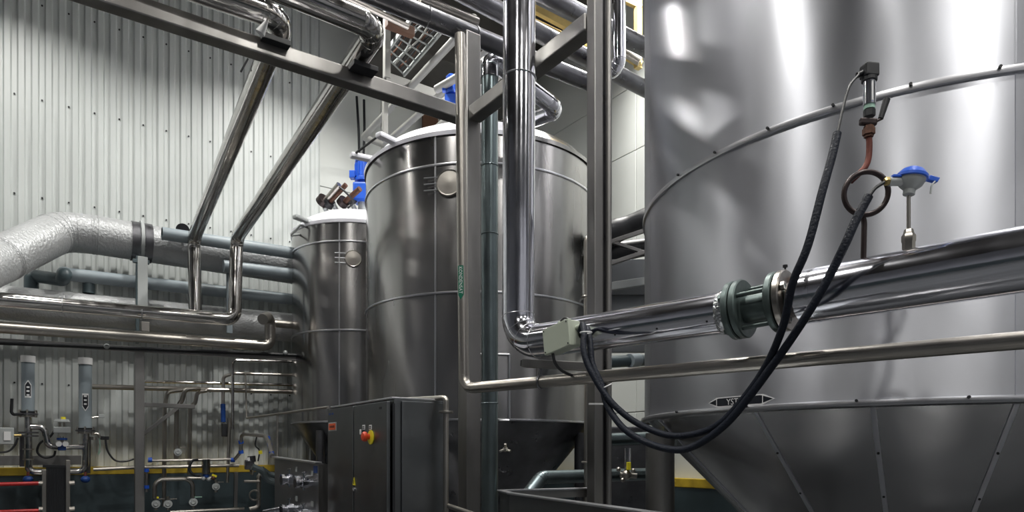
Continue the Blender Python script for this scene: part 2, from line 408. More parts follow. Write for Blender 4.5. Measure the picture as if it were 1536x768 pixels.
# sign on the shell
def shell_fn(C, R, acen, zc, off):
    def fn(u, v):
        a = acen+u/R; return Vector((C[0]+(R+off)*math.cos(a), C[1]+(R+off)*math.sin(a), zc+v))
    return fn
pl, pr = wall_of(BC, BR, 1063, 602), wall_of(BC, BR, 1163, 599.5); al, ar = ang(BC, pl), ang(BC, pr); pc = wall_of(BC, BR, 1113, 601)
al = al if al > 0 else al+2*PI; ar = ar if ar > 0 else ar+2*PI
ac = (al+ar)/2; L = (ar-al)*BR; zc = pc.z
def decal(poly_rows, off):                            # rows of (u, v0, v1)
    fn = shell_fn(BC, BR, ac, zc, off); vs = []; fs = []
    for (u, v0, v1) in poly_rows: vs += [fn(u, v0), fn(u, v1)]
    for i in range(len(poly_rows)-1): fs.append([2*i, 2*i+2, 2*i+3, 2*i+1])
    return vs, fs
hh = .034
def tile(off, grow, um, vm):
    rows = []
    N_ = 40
    for i in range(N_+1):
        u = -um+2*um*i/N_; e = (um-abs(u))/(.085)
        v = vm*min(1, e); rows.append((u, -v, v))
    return decal(rows, off)
sg = MB().add(*tile(.004, 0, L/2, hh), False).build('flow_label', 'wtag', bt, 'black flow marking label with white outline')
MB().add(*tile(.006, 0, L/2-.012, hh-.007), False).build('label_face', 'btag', sg)
for u in (-L/2+.085, L/2-.085):
    MB().add(*decal([(u-.003, -hh, hh), (u+.003, -hh, hh)], .0075), False).build('label_line', 'wtag', sg)
txt('lettering', 'YST 02', 'wtag', sg, None, (1, 0, 0), UP, .06, fn=lambda u, v: shell_fn(BC, BR, ac, zc, .0075)(u-.01, v-.004))

# --- middle and small tanks
def tank(name, label, C, R, zr, rings, zbase, seams, dome, parent_m='tank2', legs=4, conez=.55):
    t = thing(name, label, 'tank', (C[0], C[1], 0))
    lev = [zbase]+sorted(rings)+[zr]
    sa = [ang(C, wall_of(C, R, x, 300)) for x in seams]; a0 = sa[0]; angs = [a0+2*PI*k/3 for k in range(4)]
    for j in range(len(lev)-1):
        for k in range(3):
            sheet(C, [(R, lev[j]), (R, lev[j+1])], angs[k]+.001, angs[k+1]-.001, 40, 'cladding_sheet', parent_m, t)
    for z in rings: band(C, R, z, .03, .014, 'hoop_band', 'band', t, 120)
    band(C, R, zbase, .03, .014, 'hoop_band', 'band', t, 120)
    for k in range(3): seam(C, R, angs[k], zbase, zr, t, .02, .006, 'band')
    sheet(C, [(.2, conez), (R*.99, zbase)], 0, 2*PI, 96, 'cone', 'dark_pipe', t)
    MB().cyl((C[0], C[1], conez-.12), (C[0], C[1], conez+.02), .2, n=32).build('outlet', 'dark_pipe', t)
    MB().lathe((C[0], C[1], zr), UP, [(R-.02, -.02), (R+.02, -.015), (R+.025, .03), (R-.03, .05), (R-.06, .09), (R-.14, .19), (R-.32, .29), (R-.7, .36), (.3, .42), (0, .43)], 120).build('dome', dome, t) if dome != 'split' else None
    if dome == 'split':
        dp = [(R+.02, zr-.015), (R+.025, zr+.03), (R-.03, zr+.05), (R-.06, zr+.09), (R-.14, zr+.19), (R-.32, zr+.29), (R-.7, zr+.36), (.3, zr+.42), (.01, zr+.43)]
        am = ang(C, wall_of(C, R, 790, 230))
        sheet(C, dp, am, am-PI*1.05, 70, 'dome', 'white', t); sheet(C, dp, am, am+PI*.95, 70, 'bare_dome', 'tank2', t)  # one half white, the other in the shell's brownish steel
        t.children[-1]['label'] = 'bare brownish steel half of the dome'
    for k in range(legs):
        a = PI/4+k*2*PI/legs+.35; p = Vector((C[0]+(R-.12)*math.cos(a), C[1]+(R-.12)*math.sin(a), 0))
        MB().cyl(p, p+UP*(zbase-.12), .07, n=20).build('leg', 'dark_pipe', t)
    return t
def manhole(C, R, x, y, r, parent, side=-1):
    p = wall_of(C, R, x, y); e = Vector((p.x-C[0], p.y-C[1], 0)).normalized(); tg = UP.cross(e)
    if tg.x > 0: tg = -tg
    h = MB().lathe(p, e, [(r, -.02), (r, .022), (r*.96, .03), (r*.9, .024), (r*.86, .024), (r*.3, .03), (0, .031)], 36).build('manhole_cover', 'satin', parent)
    for dz in (-.07, 0, .07): MB().cyl(p+tg*r*.9+UP*dz+e*.02, p+tg*(r+.14)+UP*dz+e*.02, .008, n=8).build('hinge_rod', 'band', h)
MC, MR = (-.409, 9.0), 1.505
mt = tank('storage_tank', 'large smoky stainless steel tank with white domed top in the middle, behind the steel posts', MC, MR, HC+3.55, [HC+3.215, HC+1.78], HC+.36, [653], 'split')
manhole(MC, MR, 674, 275, .15, mt)
SC, SR = (-2.45, 10.8), 1.02
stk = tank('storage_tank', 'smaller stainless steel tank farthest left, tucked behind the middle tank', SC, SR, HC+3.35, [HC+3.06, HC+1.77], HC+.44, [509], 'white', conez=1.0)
manhole(SC, SR, 530, 388, .12, stk)
# rungs and hatch frames on the shells
def shell_frame(C, R, x0, y0, x1, y1, parent, w_=.015):
    mb = MB(); P = [wall_of(C, R, x0, y0, .01), wall_of(C, R, x1, y0, .01), wall_of(C, R, x1, y1, .01), wall_of(C, R, x0, y1, .01)]
    P[1].z = P[0].z; P[2].z = P[3].z
    for i in range(4): mb.cyl(P[i], P[(i+1) % 4], w_, n=8)
    mb.build('hatch_frame', 'band', parent)
shell_frame(MC, MR, 711, 531, 764, 630, mt)
for (C, R, par, xs) in ((MC, MR, mt, ((592, 222), (556, 248))), (SC, SR, stk, ((462, 345),))):
    for (x, y) in xs:                                 # white lugs reaching out from the rim
        p = wall_of(C, R, x, y); p.z = (HC+3.58 if par is mt else HC+3.38); e = Vector((p.x-C[0], p.y-C[1], 0)).normalized()
        MB().box(p+e*.06+UP*.02, e*.19, UP.cross(e)*.05, UP*.03, .02).build('lifting_lug', 'white' if par is mt else 'ltg', par)
g0 = wall_of(MC, MR, 556, 248); g0.z = HC+3.62; g1 = wall_of(MC, MR, 592, 222); g1.z = HC+3.62
e0 = Vector((g0.x-MC[0], g0.y-MC[1], 0)).normalized(); e1 = Vector((g1.x-MC[0], g1.y-MC[1], 0)).normalized()
MB().cyl(g0+e0*.2, g1+e1*.2, .014, n=8).build('guard_rod', 'black', mt)
# motor with gearbox on the tank tops
def motor(label, c, s, horiz=False):
    t = thing('agitator_motor', label, 'motor', c); c = Vector(c)
    MB().box(c+UP*.11*s, Vector((.09*s, 0, 0)), Vector((0, .09*s, 0)), UP*.10*s, .02*s).build('gearbox', 'motor', t)
    MB().cyl(c+UP*.2*s, c+UP*.24*s, .05*s).build('neck', 'motor', t)
    MB().lathe(c+UP*.24*s, UP, [(.0, 0), (.085*s, 0), (.085*s, .03*s), (.072*s, .04*s), (.072*s, .20*s), (.08*s, .21*s), (.08*s, .25*s), (.05*s, .28*s), (0, .285*s)], 24).build('motor_body', 'motor', t)
    for k in range(10):
        a = 2*PI*k/10; e = Vector((math.cos(a), math.sin(a), 0)); MB().box(c+e*.078*s+UP*.36*s, e*.01*s, e.cross(UP)*.003*s, UP*.07*s).build('cooling_fin', 'motor', t)
    MB().box(c+Vector((-.1*s, -.03*s, .3*s)), Vector((.03*s, 0, 0)), Vector((0, .04*s, 0)), UP*.04*s, .008).build('terminal_box', 'motor', t)
    MB().cyl(c-UP*.2*s, c+UP*.02*s, .05*s).build('shaft_housing', 'ltg', t)
motor('blue agitator motor standing on the dome of the middle tank', at(677, 166, 8.5), .86)
motor('blue agitator motor seen between the small tank and the middle tank', at(544, 306, 10.6), 1.45)
# manifold of brown pipes on the small tank
t = thing('pipe_manifold', 'cluster of brown and black flanged pipe stubs on top of the small tank', 'pipe fitting', at(508, 325, 10.6))
for (x0, y0, x1, y1, w_, m) in ((487, 303, 509, 277, 9, 'satin'), (493, 305, 519, 277, 7, 'rust2'), (515, 305, 540, 283, 8, 'rust2')):
    MB().cyl(at(x0, y0, 10.5), at(x1, y1, 10.3), px(w_/2, 10.5), n=14).build('stub_pipe', m, t)
for (x, y, r, m) in ((485, 301, 10, 'coil'), (494, 304, 9, 'black'), (515, 303, 9, 'coil'), (528, 300, 7, 'black')):
    p = at(x, y, 10.5); d = (at(x+20, y-24, 10.3)-p).normalized(); MB().cyl(p-d*.05, p+d*.04, px(r, 10.5), n=14).build('flange', m, t)
for (x0, y0, x1, y1) in ((500, 306, 508, 322), (487, 311, 493, 324), (528, 305, 534, 318)):
    MB().cyl(at(x0, y0, 10.5), at(x1, y1, 10.6), px(3.5, 10.5), n=10).build('riser', 'ltg', t)
MB().sweep(smooth_path([at(509, 280, 10.2), at(520, 290, 10.2), at(530, 303, 10.3), at(522, 312, 10.4)]), .015, 8).build('hose', 'black', t)
t = MB().sweep(fillet([at(436, 352, 9.9), at(450, 338, 9.9), at(466, 341, 10.1), at(450, 352, 10.1), at(437, 353, 9.9)], .02), .018, 8).build('rail_loop', 'ltg', None, 'small grey tubular bracket at the left rim of the small tank', 'bracket')

# ------------------------------------------------------------------ steel frame: posts and beams
zb = 2.92
def beam(label, p, q, w_=.12, h=.12, m='post', name='steel_beam'):
    return MB().bar(p, q, w_, h, None, .01).build(name, m, None, label, 'beam')
pA = at(704, 178, 6.0)
q0 = atz(120, -8, zb); q0 = pA-D1*((pA-q0).length)*1.9; q0.z = pA.z
b1 = beam('long stainless beam rising to the upper left in front of the corrugated wall', q0, pA-D1*.085)
pB = pA-D2*1.62
b2 = beam('stainless beam slanting between the two posts behind the large vertical chrome pipe', pA-D2*.085, pB)
p = at(704, 300, 6.0)
MB().bar((p.x, p.y, 0), (p.x, p.y, HC+3.70), .15, .15, D1, .012).build('steel_post', 'post', None, 'square steel post beside the thin vertical pipe with the green label', 'post')
p2 = at(897, 300, 4.63)
t = thing('steel_post', 'tall double steel post left of the big tank, crossed by the chrome pipe', 'post', (p2.x, p2.y, 0))
MB().bar((p2.x-.02, p2.y, 0), (p2.x-.02, p2.y, HC+5.2), .082, .082, D1, .008).build('post_body', 'post', t)
MB().bar((p2.x+.028, p2.y+.03, 0), (p2.x+.028, p2.y+.03, HC+5.2), .05, .05, D1, .005).build('post_web', 'dark_pipe', t)
MB().cyl((p2.x+.073, p2.y, 0), (p2.x+.073, p2.y, HC+5.2), .021, n=14).build('edge_tube', 'post', t)
for y in (630, 607): pass
o = MB().bar(at(883, 606, 4.55), at(908, 606, 4.55), .01, .012, None, .002).build('tie_strip', 'wtag', t)
pipe('thin_pipe', 'thin vertical steel pipe with hooked top on the left side of the tall double post', 'pipe', [at(893, 352, 4.9), at(879, 356, 4.9), Vector((at(880, 356, 4.85).x, at(880, 356, 4.85).y, .0))], .017, 'satin', .05, 10)
MB().ring(at(879, 445, 4.86), UP, .026, .008, 12).build('clamp', 'satin', bpy.data.objects['thin_pipe'])
MB().ring(at(879, 693, 4.86), UP, .026, .008, 12).build('clamp', 'satin', bpy.data.objects['thin_pipe'])

# ------------------------------------------------------------------ main chrome pipe with flange
A = at(777, 516, 4.75); B = at(1093, 468, 3.63); C_ = at(1205, 446, 3.36); D_ = at(1536, 389, 2.70); E_ = D_+(D_-C_)*.6
top = at(781, -60, 4.75); top = Vector((top.x, top.y, HC+5.4)); A0_ = Vector((at(777, 516, 4.75).x, 4.75, A.z))
cp = pipe('chrome_pipe', 'large polished pipe coming straight down in the middle and turning right under the junction box', 'pipe',
          [top, A0_, B], .114, 'chrome', .20, 40, bands='elbow', nf=12)
MB().ring((A0_.x+(top.x-A0_.x)*.5, 4.75, at(0, 118, 4.75).z), UP, .115, .006).build('seam_band', 'band', cp)
mb = MB()
for x in (803, 850, 905, 945, 1003, 1065):
    k = (x-777)/(1093-777); c = A0_.lerp(B, k); p = c+Vector((-.02, -.105, -.05)); mb.cyl(p+Vector((0, .02, .01)), p+Vector((-.004, -.016, -.006)), .006, n=8)
o = mb.build('screw', 'black', cp); o['kind'] = 'stuff'
dAB = (B-A0_).normalized()
foil = MB()
path = [B+dAB*(-.03), B+dAB*.0, B+dAB*.03, B+dAB*.06]
MB().sweep(path, [.118, .126, .118, .085], 28).build('crumpled_collar', 'foil', cp, 'crumpled foil collar')
cp2 = pipe('chrome_pipe', 'large polished pipe running out to the right edge past the cone tank, carrying the gauges', 'pipe', [C_, E_], .132, 'chrome', .1, 40, ext2=1.0)
dCD = (D_-C_).normalized()
MB().sweep([C_-dCD*.07, C_-dCD*.03, C_+dCD*.02, C_+dCD*.08], [.075, .095, .13, .1335], 28).build('pipe_shoulder', 'chrome', cp2)
# the flange pair
fa = B.lerp(C_, .16); fb = B.lerp(C_, .72); dF = (C_-B).normalized()
fl = thing('flange_joint', 'bolted grey-green flange joint between the two large polished pipes', 'flange', (fa+fb)/2)
MB().cyl(fa-dF*.16, fb+dF*.16, .078, n=28).build('spool', 'flange', fl)
for (c, m, lab) in ((fa-dF*.024, 'flange', None), (fa+dF*.018, 'flange', None), (fb-dF*.018, 'flange', None), (fb+dF*.024, 'fl2', 'bare steel flange disc')):
    MB().lathe(c, dF, [(0, -.018), (.149, -.018), (.155, -.012), (.155, .012), (.149, .018), (0, .018)], 48).build('flange_disc', m, fl, lab)
u, v = frame(dF)
for k in range(4):
    a = 2*PI*(k+.5)/4+.35; e = (u*math.cos(a)+v*math.sin(a))*.120
    b_ = MB().cyl(fa+e-dF*.06, fb+e+dF*.065, .0125, n=12).build('bolt', 'flange', fl)
    MB().lathe(fb+e+dF*.045, dF, [(0, 0), (.022, 0), (.022, .02), (0, .02)], 6).build('nut', 'rust2' if k in (1, 2) else 'fl2', b_)
    MB().lathe(fa+e-dF*.062, dF, [(0, 0), (.022, 0), (.022, .02), (0, .02)], 6).build('nut', 'flange', b_)
MB().cyl(fb+dF*.05, fb+dF*.14, .088, .07, 28).build('hub', 'fl2', fl)
p = fb+UP*.15+dF*.02; MB().cyl(p, p+UP*.02, .005, n=8).build('vent_stem', 'black', fl); MB().cyl(p+UP*.02, p+UP*.032, .012, n=10).build('vent_cap', 'black', fl)
# bracket below the elbow
br = thing('pipe_bracket', 'square steel arm under the chrome elbow, fixed to the tall double post', 'bracket', at(840, 548, 4.75))
MB().bar(at(785, 545, 4.9), at(897, 551, 4.62), .06, .058, None, .004).build('arm', 'post', br)
MB().bar(at(783.5, 545, 4.905), at(786, 545, 4.895), .045, .043, None, .002).build('end_opening', 'black', br)
hp = at(806, 552, 4.82); MB().cyl(hp, at(805, 574, 4.82), .008, n=8).build('hanger_rod', 'post', br)
# small steel pipe: down, elbow, then right
la, lb = at(696, 583, 5.1), at(1536, 510, 2.88)
lt = Vector((at(692, 60, 5.1).x-.01, 5.1, at(692, 52, 5.1).z))
lp = pipe('satin_pipe', 'thin brownish steel pipe dropping beside the square post then running right below the chrome pipe', 'pipe', [lt, la, lb+(lb-la)*.12], .040, 'satin', .10, 24, ext2=1.0, bands='elbow', elbow=False, bm_='satin')
cpt = la.lerp(lb, .22)
MB().ring(cpt, lb-la, .043, .009, 20).build('clamp', 'dark_pipe', lp)
MB().cyl(cpt+Vector((0, 0, .04)), cpt+Vector((0, 0, .09)), .008, n=8).build('clamp_rod', 'dark_pipe', lp)
# green label on it
lx = lt.lerp(la, .70)
def on_pipe(u, v): 
    a = u/.041; z = HC+(HY-425)/F*5.1+v; k = (lt.z-z)/(lt.z-la.z); c = lt.lerp(la, k); e = Vector((-.35, -.94, 0)).normalized(); s_ = Vector((.94, -.35, 0)); return c+(e*math.cos(a)+s_*math.sin(a))*.0415
def curved(rows, m, name, parent, lab=None, off=0):
    vs = []; fs = []; n = 8
    for (v, hw) in rows:
        for i in range(n+1): 
            p = on_pipe(-hw+2*hw*i/n, v); vs.append(p)
    for r in range(len(rows)-1):
        for i in range(n): fs.append([r*(n+1)+i, r*(n+1)+i+1, (r+1)*(n+1)+i+1, (r+1)*(n+1)+i])
    return MB().add(vs, fs, True).build(name, m, parent, lab)
gl = curved([(-.13, .001), (-.095, .024), (-.09, .024), (.12, .024), (.125, .024)], 'green', 'flow_label', lp, 'green flow marking label with white lettering')
def on2(u, v):
    p = on_pipe(v, u); c = lt.lerp(la, (lt.z-p.z)/(lt.z-la.z)); e = (p-c).normalized(); return c+e*.043
txt('lettering', 'KONDENSAT', 'wtag', gl, None, (1, 0, 0), UP, .037, fn=lambda u, v: on2(-u*.92+.015, v))
# galvanised vertical pipe behind
gx = at(734.5, 400, 6.5)
gp = pipe('galvanised_pipe', 'dark grey-green vertical pipe between the square post and the large chrome pipe', 'pipe',
     [Vector((gx.x, gx.y, .0)), Vector((gx.x, gx.y, HC+3.66))], .080, 'galv', .1, 24)
for y in (250, 352, 605, 100):
    MB().ring((gx.x, gx.y, at(0, y, 6.5).z), UP, .081, .006).build('seam_band', 'galv', gp)
pipe('steam_duct', 'polished elbow duct linking the dark vertical pipe to the middle tank top', 'pipe',
     [Vector((gx.x, gx.y, HC+3.6)), Vector((gx.x, gx.y, HC+3.80)), at(838, 165, 7.0), at(770, 190, 7.9), at(735, 196, 8.6)], .085, 'chrome', .16, 24, bands='elbow', bm_='chrome')
for (y, x) in ((180, 723), (300, 723), (470, 723), (540, 723)):
    pass

# ------------------------------------------------------------------ junction box and cables
jc = at(843, 507, 4.22)
jb = thing('junction_box', 'pale grey-green junction box fixed to the chrome pipe near its elbow', 'electrical box', jc)
roll = math.radians(7); ax = (D2*math.cos(roll)+UP*math.sin(roll)*-.0).normalized(); az = (UP-D2*(-.13)).normalized(); az = (UP+D2*.14).normalized(); ay = D1
ax = (ax-az*ax.dot(az)).normalized()
MB().box(jc+ay*.015, ax*.125, ay*.035, az*.080, .008).build('housing', 'box', jb)
MB().box(jc-ay*.035, ax*.128, ay*.016, az*.083, .006).build('lid', 'box', jb)
for sx in (-1, 1):
    for sz in (-1, 1):
        p = jc-ay*.051+ax*.112*sx+az*.068*sz; MB().cyl(p, p-ay*.003, .005, n=8).build('lid_screw', 'black', jb)
p = jc+ax*.02+az*.08-ay*-.01; MB().sweep([p-az*.01, p+az*.02, p+az*.035], [.014, .014, .009], 12).build('cable_gland', 'box', jb)
p = jc-ax*.125+ay*.02+az*.03; MB().sweep([p+ax*.01, p-ax*.025, p-ax*.035], [.016, .016, .011], 12).build('cable_gland', 'box', jb)
MB().sweep(smooth_path([jc+ax*.02+az*.11+ay*.01, jc-ax*.02+az*.125+ay*.02, jc-ax*.06+az*.10+ay*.03, jc-ax*.06+az*.07+ay*.03]), .006, 8).build('small_wire', 'black', jb)
MB().sweep(smooth_path([at(829, 530, 4.25), at(833, 545, 4.3), at(843, 556, 4.35), at(858, 563, 4.4), at(872, 563, 4.45)]), .010, 8).build('drop_cable', 'black', None, 'short black cable drooping from the underside of the junction box', 'cable')
def cable(label, sleeve, thin, r1, r0):
    path = smooth_path([at(*p) for p in sleeve], 8)
    o = MB().sweep(path, r1, 14).build('sensor_cable', 'cable', None, label, 'cable')
    MB().sweep(smooth_path([at(*p) for p in thin], 8), r0, 10).build('bare_lead', 'black', o)
    return o
c1 = cable('black sleeved cable looping from the junction box up to the black-capped sensor',
      [(870, 498, 4.12), (874, 487, 4.08), (876, 500, 4.02), (875, 522, 3.98), (882, 548, 3.95), (905, 588, 3.9), (930, 616, 3.85), (960, 637, 3.8), (1002, 653, 3.7), (1043, 651, 3.6), (1080, 635, 3.5), (1116, 597, 3.4), (1150, 547, 3.3), (1175, 488, 3.15), (1189, 425, 3.05), (1212, 368, 3.0), (1234, 285, 3.0), (1248, 235, 3.02), (1256, 200, 3.04)],
      [(1256, 202, 3.04), (1264, 165, 3.06), (1274, 130, 3.08), (1288, 112, 3.1)], .0185, .006)
c2 = cable('black sleeved cable hanging lower in the loop, leading to the blue-topped sensor',
      [(871, 505, 4.15), (880, 492, 4.1), (885, 515, 4.03), (888, 545, 3.99), (902, 577, 3.95), (912, 610, 3.9), (935, 642, 3.82), (968, 663, 3.75), (1012, 675, 3.62), (1048, 666, 3.55), (1090, 635, 3.45), (1127, 591, 3.35), (1153, 556, 3.28), (1179, 520, 3.2), (1212, 470, 3.1), (1241, 420, 3.04), (1267, 368, 3.0), (1285, 328, 3.0), (1303, 294, 3.0)],
      [(1303, 295, 3.0), (1312, 283, 3.0), (1322, 276, 3.0), (1330, 272, 3.0)], .0195, .008)
for (x, y, Y, par, d) in ((877, 499, 4.0, c1, (0, 0, 1)), (907, 580, 3.93, c1, (.5, 0, -1))):
    MB().ring(at(x+2, y, Y), d, .034, .004, 20).build('cable_tie', 'wtag', par)

# ------------------------------------------------------------------ gauges on the pipe
G = 3.12
def gz(x, y, dY=0): return at(x, y, G+dY)
ps = thing('pressure_sensor', 'black-capped chrome pressure sensor on a rusty coiled siphon tube, fixed to the big right pipe', 'sensor', gz(1295, 386))
MB().box(gz(1304, 107), Vector((.032, .005, 0)), Vector((-.004, .028, 0)), UP*.030, .006).build('plug_head', 'black', ps)
MB().cyl(gz(1304, 117), gz(1304, 122), .034, n=20).build('plug_collar', 'black', ps)
MB().cyl(gz(1296, 108), gz(1286, 113), .013, n=12).build('cable_gland', 'black', ps)
MB().cyl(gz(1304, 121), gz(1304, 158), .027, n=28).build('sensor_body', 'chrome', ps)
MB().box(gz(1304, 140)+Vector((.0, -.027, 0)), Vector((.004, 0, 0)), Vector((0, .002, 0)), UP*.045, .001).build('type_plate', 'wtag', ps)
MB().cyl(gz(1304, 158), gz(1304, 164), .024, n=20).build('seal_ring', 'mint', ps)
MB().lathe(gz(1304, 175), UP, [(0, 0), (.026, 0), (.026, .030), (0, .030)], 6).build('hex_nut', 'black', ps)
v_ = MB().box(gz(1302, 183), Vector((.038, 0, -.002)), Vector((0, .014, 0)), UP*.016, .008).build('shutoff_valve', 'coil', ps)
MB().cyl(gz(1310, 184), gz(1322, 178), .007, n=10).build('lever', 'coil', v_)
MB().cyl(gz(1321, 178), gz(1330, 149), .012, .016, 12).build('lever_grip', 'black', v_)
MB().lathe(gz(1303, 206), UP, [(0, 0), (.021, 0), (.021, .012), (.0275, .012), (.0275, .04), (.022, .04), (.022, .052), (0, .052)], 6).build('union_nut', 'rust2', ps)
MB().sweep(smooth_path([gz(1303, 204), gz(1304, 216), gz(1303, 236), gz(1298, 250), gz(1288, 261), gz(1276, 272)]), .0135, 14).build('riser_tube', 'rust', ps)
MB().ring(gz(1299, 290, -.02), (.12, 1, .1), .096, .0125, 44, 12).build('siphon_coil', 'coil', ps)
MB().sweep(smooth_path([gz(1282, 315), gz(1292, 323), gz(1296, 332), gz(1296, 350), gz(1295, 392, .0)]), .0125, 12).build('lower_tube', 'coil', ps)
T = 3.0
def tz(x, y, dY=0): return at(x, y, T+dY)
ts = thing('temperature_sensor', 'grey round temperature sensor head with blue screw lid standing on the big right pipe', 'sensor', tz(1363, 378))
tl = Vector((.18, 0, 1)).normalized()
MB().lathe(tz(1363, 292), tl, [(0, 0), (.024, 0), (.025, .02), (.030, .026), (.048, .042), (.057, .062), (.060, .08), (.060, .088), (0, .089)], 32).build('sensor_head', 'ltg', ts)
MB().lathe(tz(1363, 292)+tl*.083, tl, [(.0, .04), (.025, .037), (.045, .026), (.058, .010), (.066, .0), (.066, -.012), (.058, -.014)], 32).build('lid', 'blue', ts)
c = tz(1363, 292)+tl*.083
MB().box(c+Vector((.085, -.01, -.018)), Vector((.022, 0, -.006)), Vector((0, .012, 0)), Vector((.006, 0, .010)), .003).build('lid_clip', 'blue', ts)
MB().sweep(smooth_path([c+Vector((.09, -.02, -.03)), c+Vector((.075, -.02, -.05)), c+Vector((.07, -.02, -.085))]), .004, 8).build('clip_wire', 'ltg', ts)
MB().box(c+Vector((-.075, -.01, -.004)), Vector((.02, 0, 0)), Vector((0, .012, 0)), Vector((0, 0, .006)), .003).build('lid_hinge', 'blue', ts)
MB().cyl(tz(1352, 272), tz(1333, 272), .020, n=20).build('side_port', 'ltg', ts)
MB().lathe(tz(1333, 272), (-1, 0, 0), [(0, 0), (.019, 0), (.019, .014), (.012, .02), (0, .02)], 6).build('brass_gland', 'brass', ts)
MB().cyl(tz(1363, 294), tz(1363, 345), .0085, n=14).build('stem', 'satin', ts)
MB().lathe(tz(1363, 384), UP, [(0, 0), (.026, 0), (.026, .06), (.029, .065), (.029, .09), (.022, .1), (.018, .118), (0, .118)], 6).build('hex_fitting', 'satin', ts)

# ------------------------------------------------------------------ overhead pipes
def run(name, label, cat, pts, z, r, m, **k): return pipe(name, label, cat, [atz(x, y, z) for x, y in pts], r, m, k.pop('fil', .1), k.pop('n', 20), ext=3 if pts[0][1] < -20 else 0, **k)
t1 = pipe('overhead_pipe', 'dark steel overhead pipe resting on top of the square post, lowest of the dark diagonals', 'pipe',
     [atz(500, -33, 3.78), atz(660, 33, 3.78), atz(890, 127, 3.78), atz(893, 60, 4.6)], .082, 'dark_pipe', .1, 24, ext=3)
for (x, y) in ((712, 54), (640, 25)): MB().ring(atz(x, y, 3.78), D1, .083, .006).build('seam_band', 'dark_pipe', t1)
run('overhead_pipe', 'dark overhead pipe behind the chrome pipe, second lowest of the dark diagonals', 'pipe', [(640, -40), (757, 22), (870, 82), (967, 133), (1010, 155)], 4.3, .09, 'dark_pipe')
run('overhead_pipe', 'uppermost dark overhead pipe, between the tall post and the top edge of the big tank', 'pipe', [(760, -35), (870, 22), (967, 71), (1010, 93)], 5.0, .105, 'dark_pipe')
run('overhead_pipe', 'short light steel pipe with a capped end above the lowest dark overhead pipe', 'pipe', [(630, -2), (716, 33)], 4.1, .045, 'satin')
run('overhead_pipe', 'thin light pipe in the top centre just above the cable ladder', 'pipe', [(500, -26), (612, 27)], 5.2, .024, 'satin')
run('overhead_pipe', 'second thin grey pipe in the top centre touching the cable ladder end', 'pipe', [(520, -4), (612, 40)], 5.4, .036, 'satin')
run('overhead_pipe', 'short polished pipe stub behind the chrome pipe near the yellow frame', 'pipe', [(806, 44), (830, 56)], 4.6, .075, 'chrome')
# vertical polished drop with elbow right of the tall post
pipe('drop_pipe', 'polished vertical drop pipe with rounded elbow just right of the tall double post, high up', 'pipe', [at(929, -30, 7.3), at(929, 104, 7.3), at(905, 112, 7.5)], .068, 'chrome', .09, 20, bands='elbow')
# slanting polished pipes from the beam back to the wall rack
s1 = pipe('slanting_pipe', 'left one of the two long polished slanting pipes, with its elbow at the top edge', 'pipe',
     [atz(250, -32, 3.15), atz(425, 28, 3.15), atn(291, 357, 10.45), atn(293, 474, 10.3)], .088, 'chrome_worn', .16, 28, bands='elbow', bm_='chrome_worn', ext=3)
zz = 3.14
s2 = pipe('slanting_pipe', 'right one of the two long polished slanting pipes, its foot joining the wall rack elbow', 'pipe',
     [atz(380, -34, zz), atz(566, 42, zz), atn(355, 357, 10.15), atn(352, 480, 9.95), atn(-80, 443, 9.95)], .090, 'chrome_worn', .15, 28, bands='elbow', bm_='chrome_worn', ext=3, ext2=4)
for (x, y, par) in ((412, 64, s1), (545, 103, s2)):
    p = atz(x, y, 3.01); MB().box(p, D1*.1, D2*.06, UP*.02, .004).build('rubber_saddle', 'black', par)
for (x, y, z) in ((212, 470, 9.95), (93, 458, 9.95)):
    MB().ring(atn(x, y, z), D1, .091, .005).build('seam_band', 'band', s2)
# small white cone-shaped spray head by the left elbow
t = thing('spray_nozzle', 'small white conical nozzle hanging just below the left slanting pipe elbow', 'nozzle', at(395, 45, 4.7))
MB().cyl(at(390, 50, 4.7), at(400, 32, 4.7), .034, .012, 16).build('cone', 'wtag', t); MB().cyl(at(400, 32, 4.7), at(402, 26, 4.7), .006, n=8).build('stem', 'satin', t)
for i, (x0, y0, x1, y1) in enumerate(((376, 22, 376, 60), (361, 108, 372, 88))):
    MB().cyl(at(x0, y0, 5.6), at(x1, y1, 5.6), .008, n=8).build('hanger_rod', 'black', None, ('thin dark rod hanging behind the left slanting pipe elbow', 'short dark rod hooked under the long beam beside the left slanting pipe')[i], 'rod')

# ------------------------------------------------------------------ things in the upper centre
def cream(label, pts, z, r, n=14, fil=.06): return pipe('painted_pipe', label, 'pipe', [atz(x, y, z) for x, y in pts], r, 'wpipe', fil, n)
cream('cream painted pipe with an elbow above the rim of the middle tank, leftmost of three', [(600, 226), (545, 206), (683, 58), (712, 27)], 5.3, .052)
cream('cream painted pipe, second of three slanting up behind the long beam', [(577, 216), (632, 168), (742, 68)], 5.0, .05)
cream('cream painted pipe, third and lowest of three slanting above the middle tank dome', [(628, 218), (668, 182), (762, 100)], 4.7, .055)
cream('short cream pipe with a capped end behind the square post, right of the cable ladder', [(655, 134), (724, 94), (760, 72)], 4.6, .05)
t = thing('ceiling_support', 'pale square-section frame hanging left of the cable ladder', 'frame', at(580, 118, 9.6))
MB().bar(at(580.5, -10, 9.6), at(580, 118, 9.6), .085, .085, D1, .006).build('upright', 'wpipe', t)
MB().bar(at(577, 116, 9.6), at(577, 116, 9.6)+D1*1.15, .1, .12, None, .006).build('crossbar', 'wpipe', t)
MB().bar(at(577.5, 130, 9.9), at(577.5, 212, 9.9), .07, .07, D1, .006).build('drop_tube', 'wpipe', t)
cl = thing('cable_ladder', 'open wire cable ladder loaded with cables under the dark ceiling', 'cable ladder', atz(620, 80, 5.9))
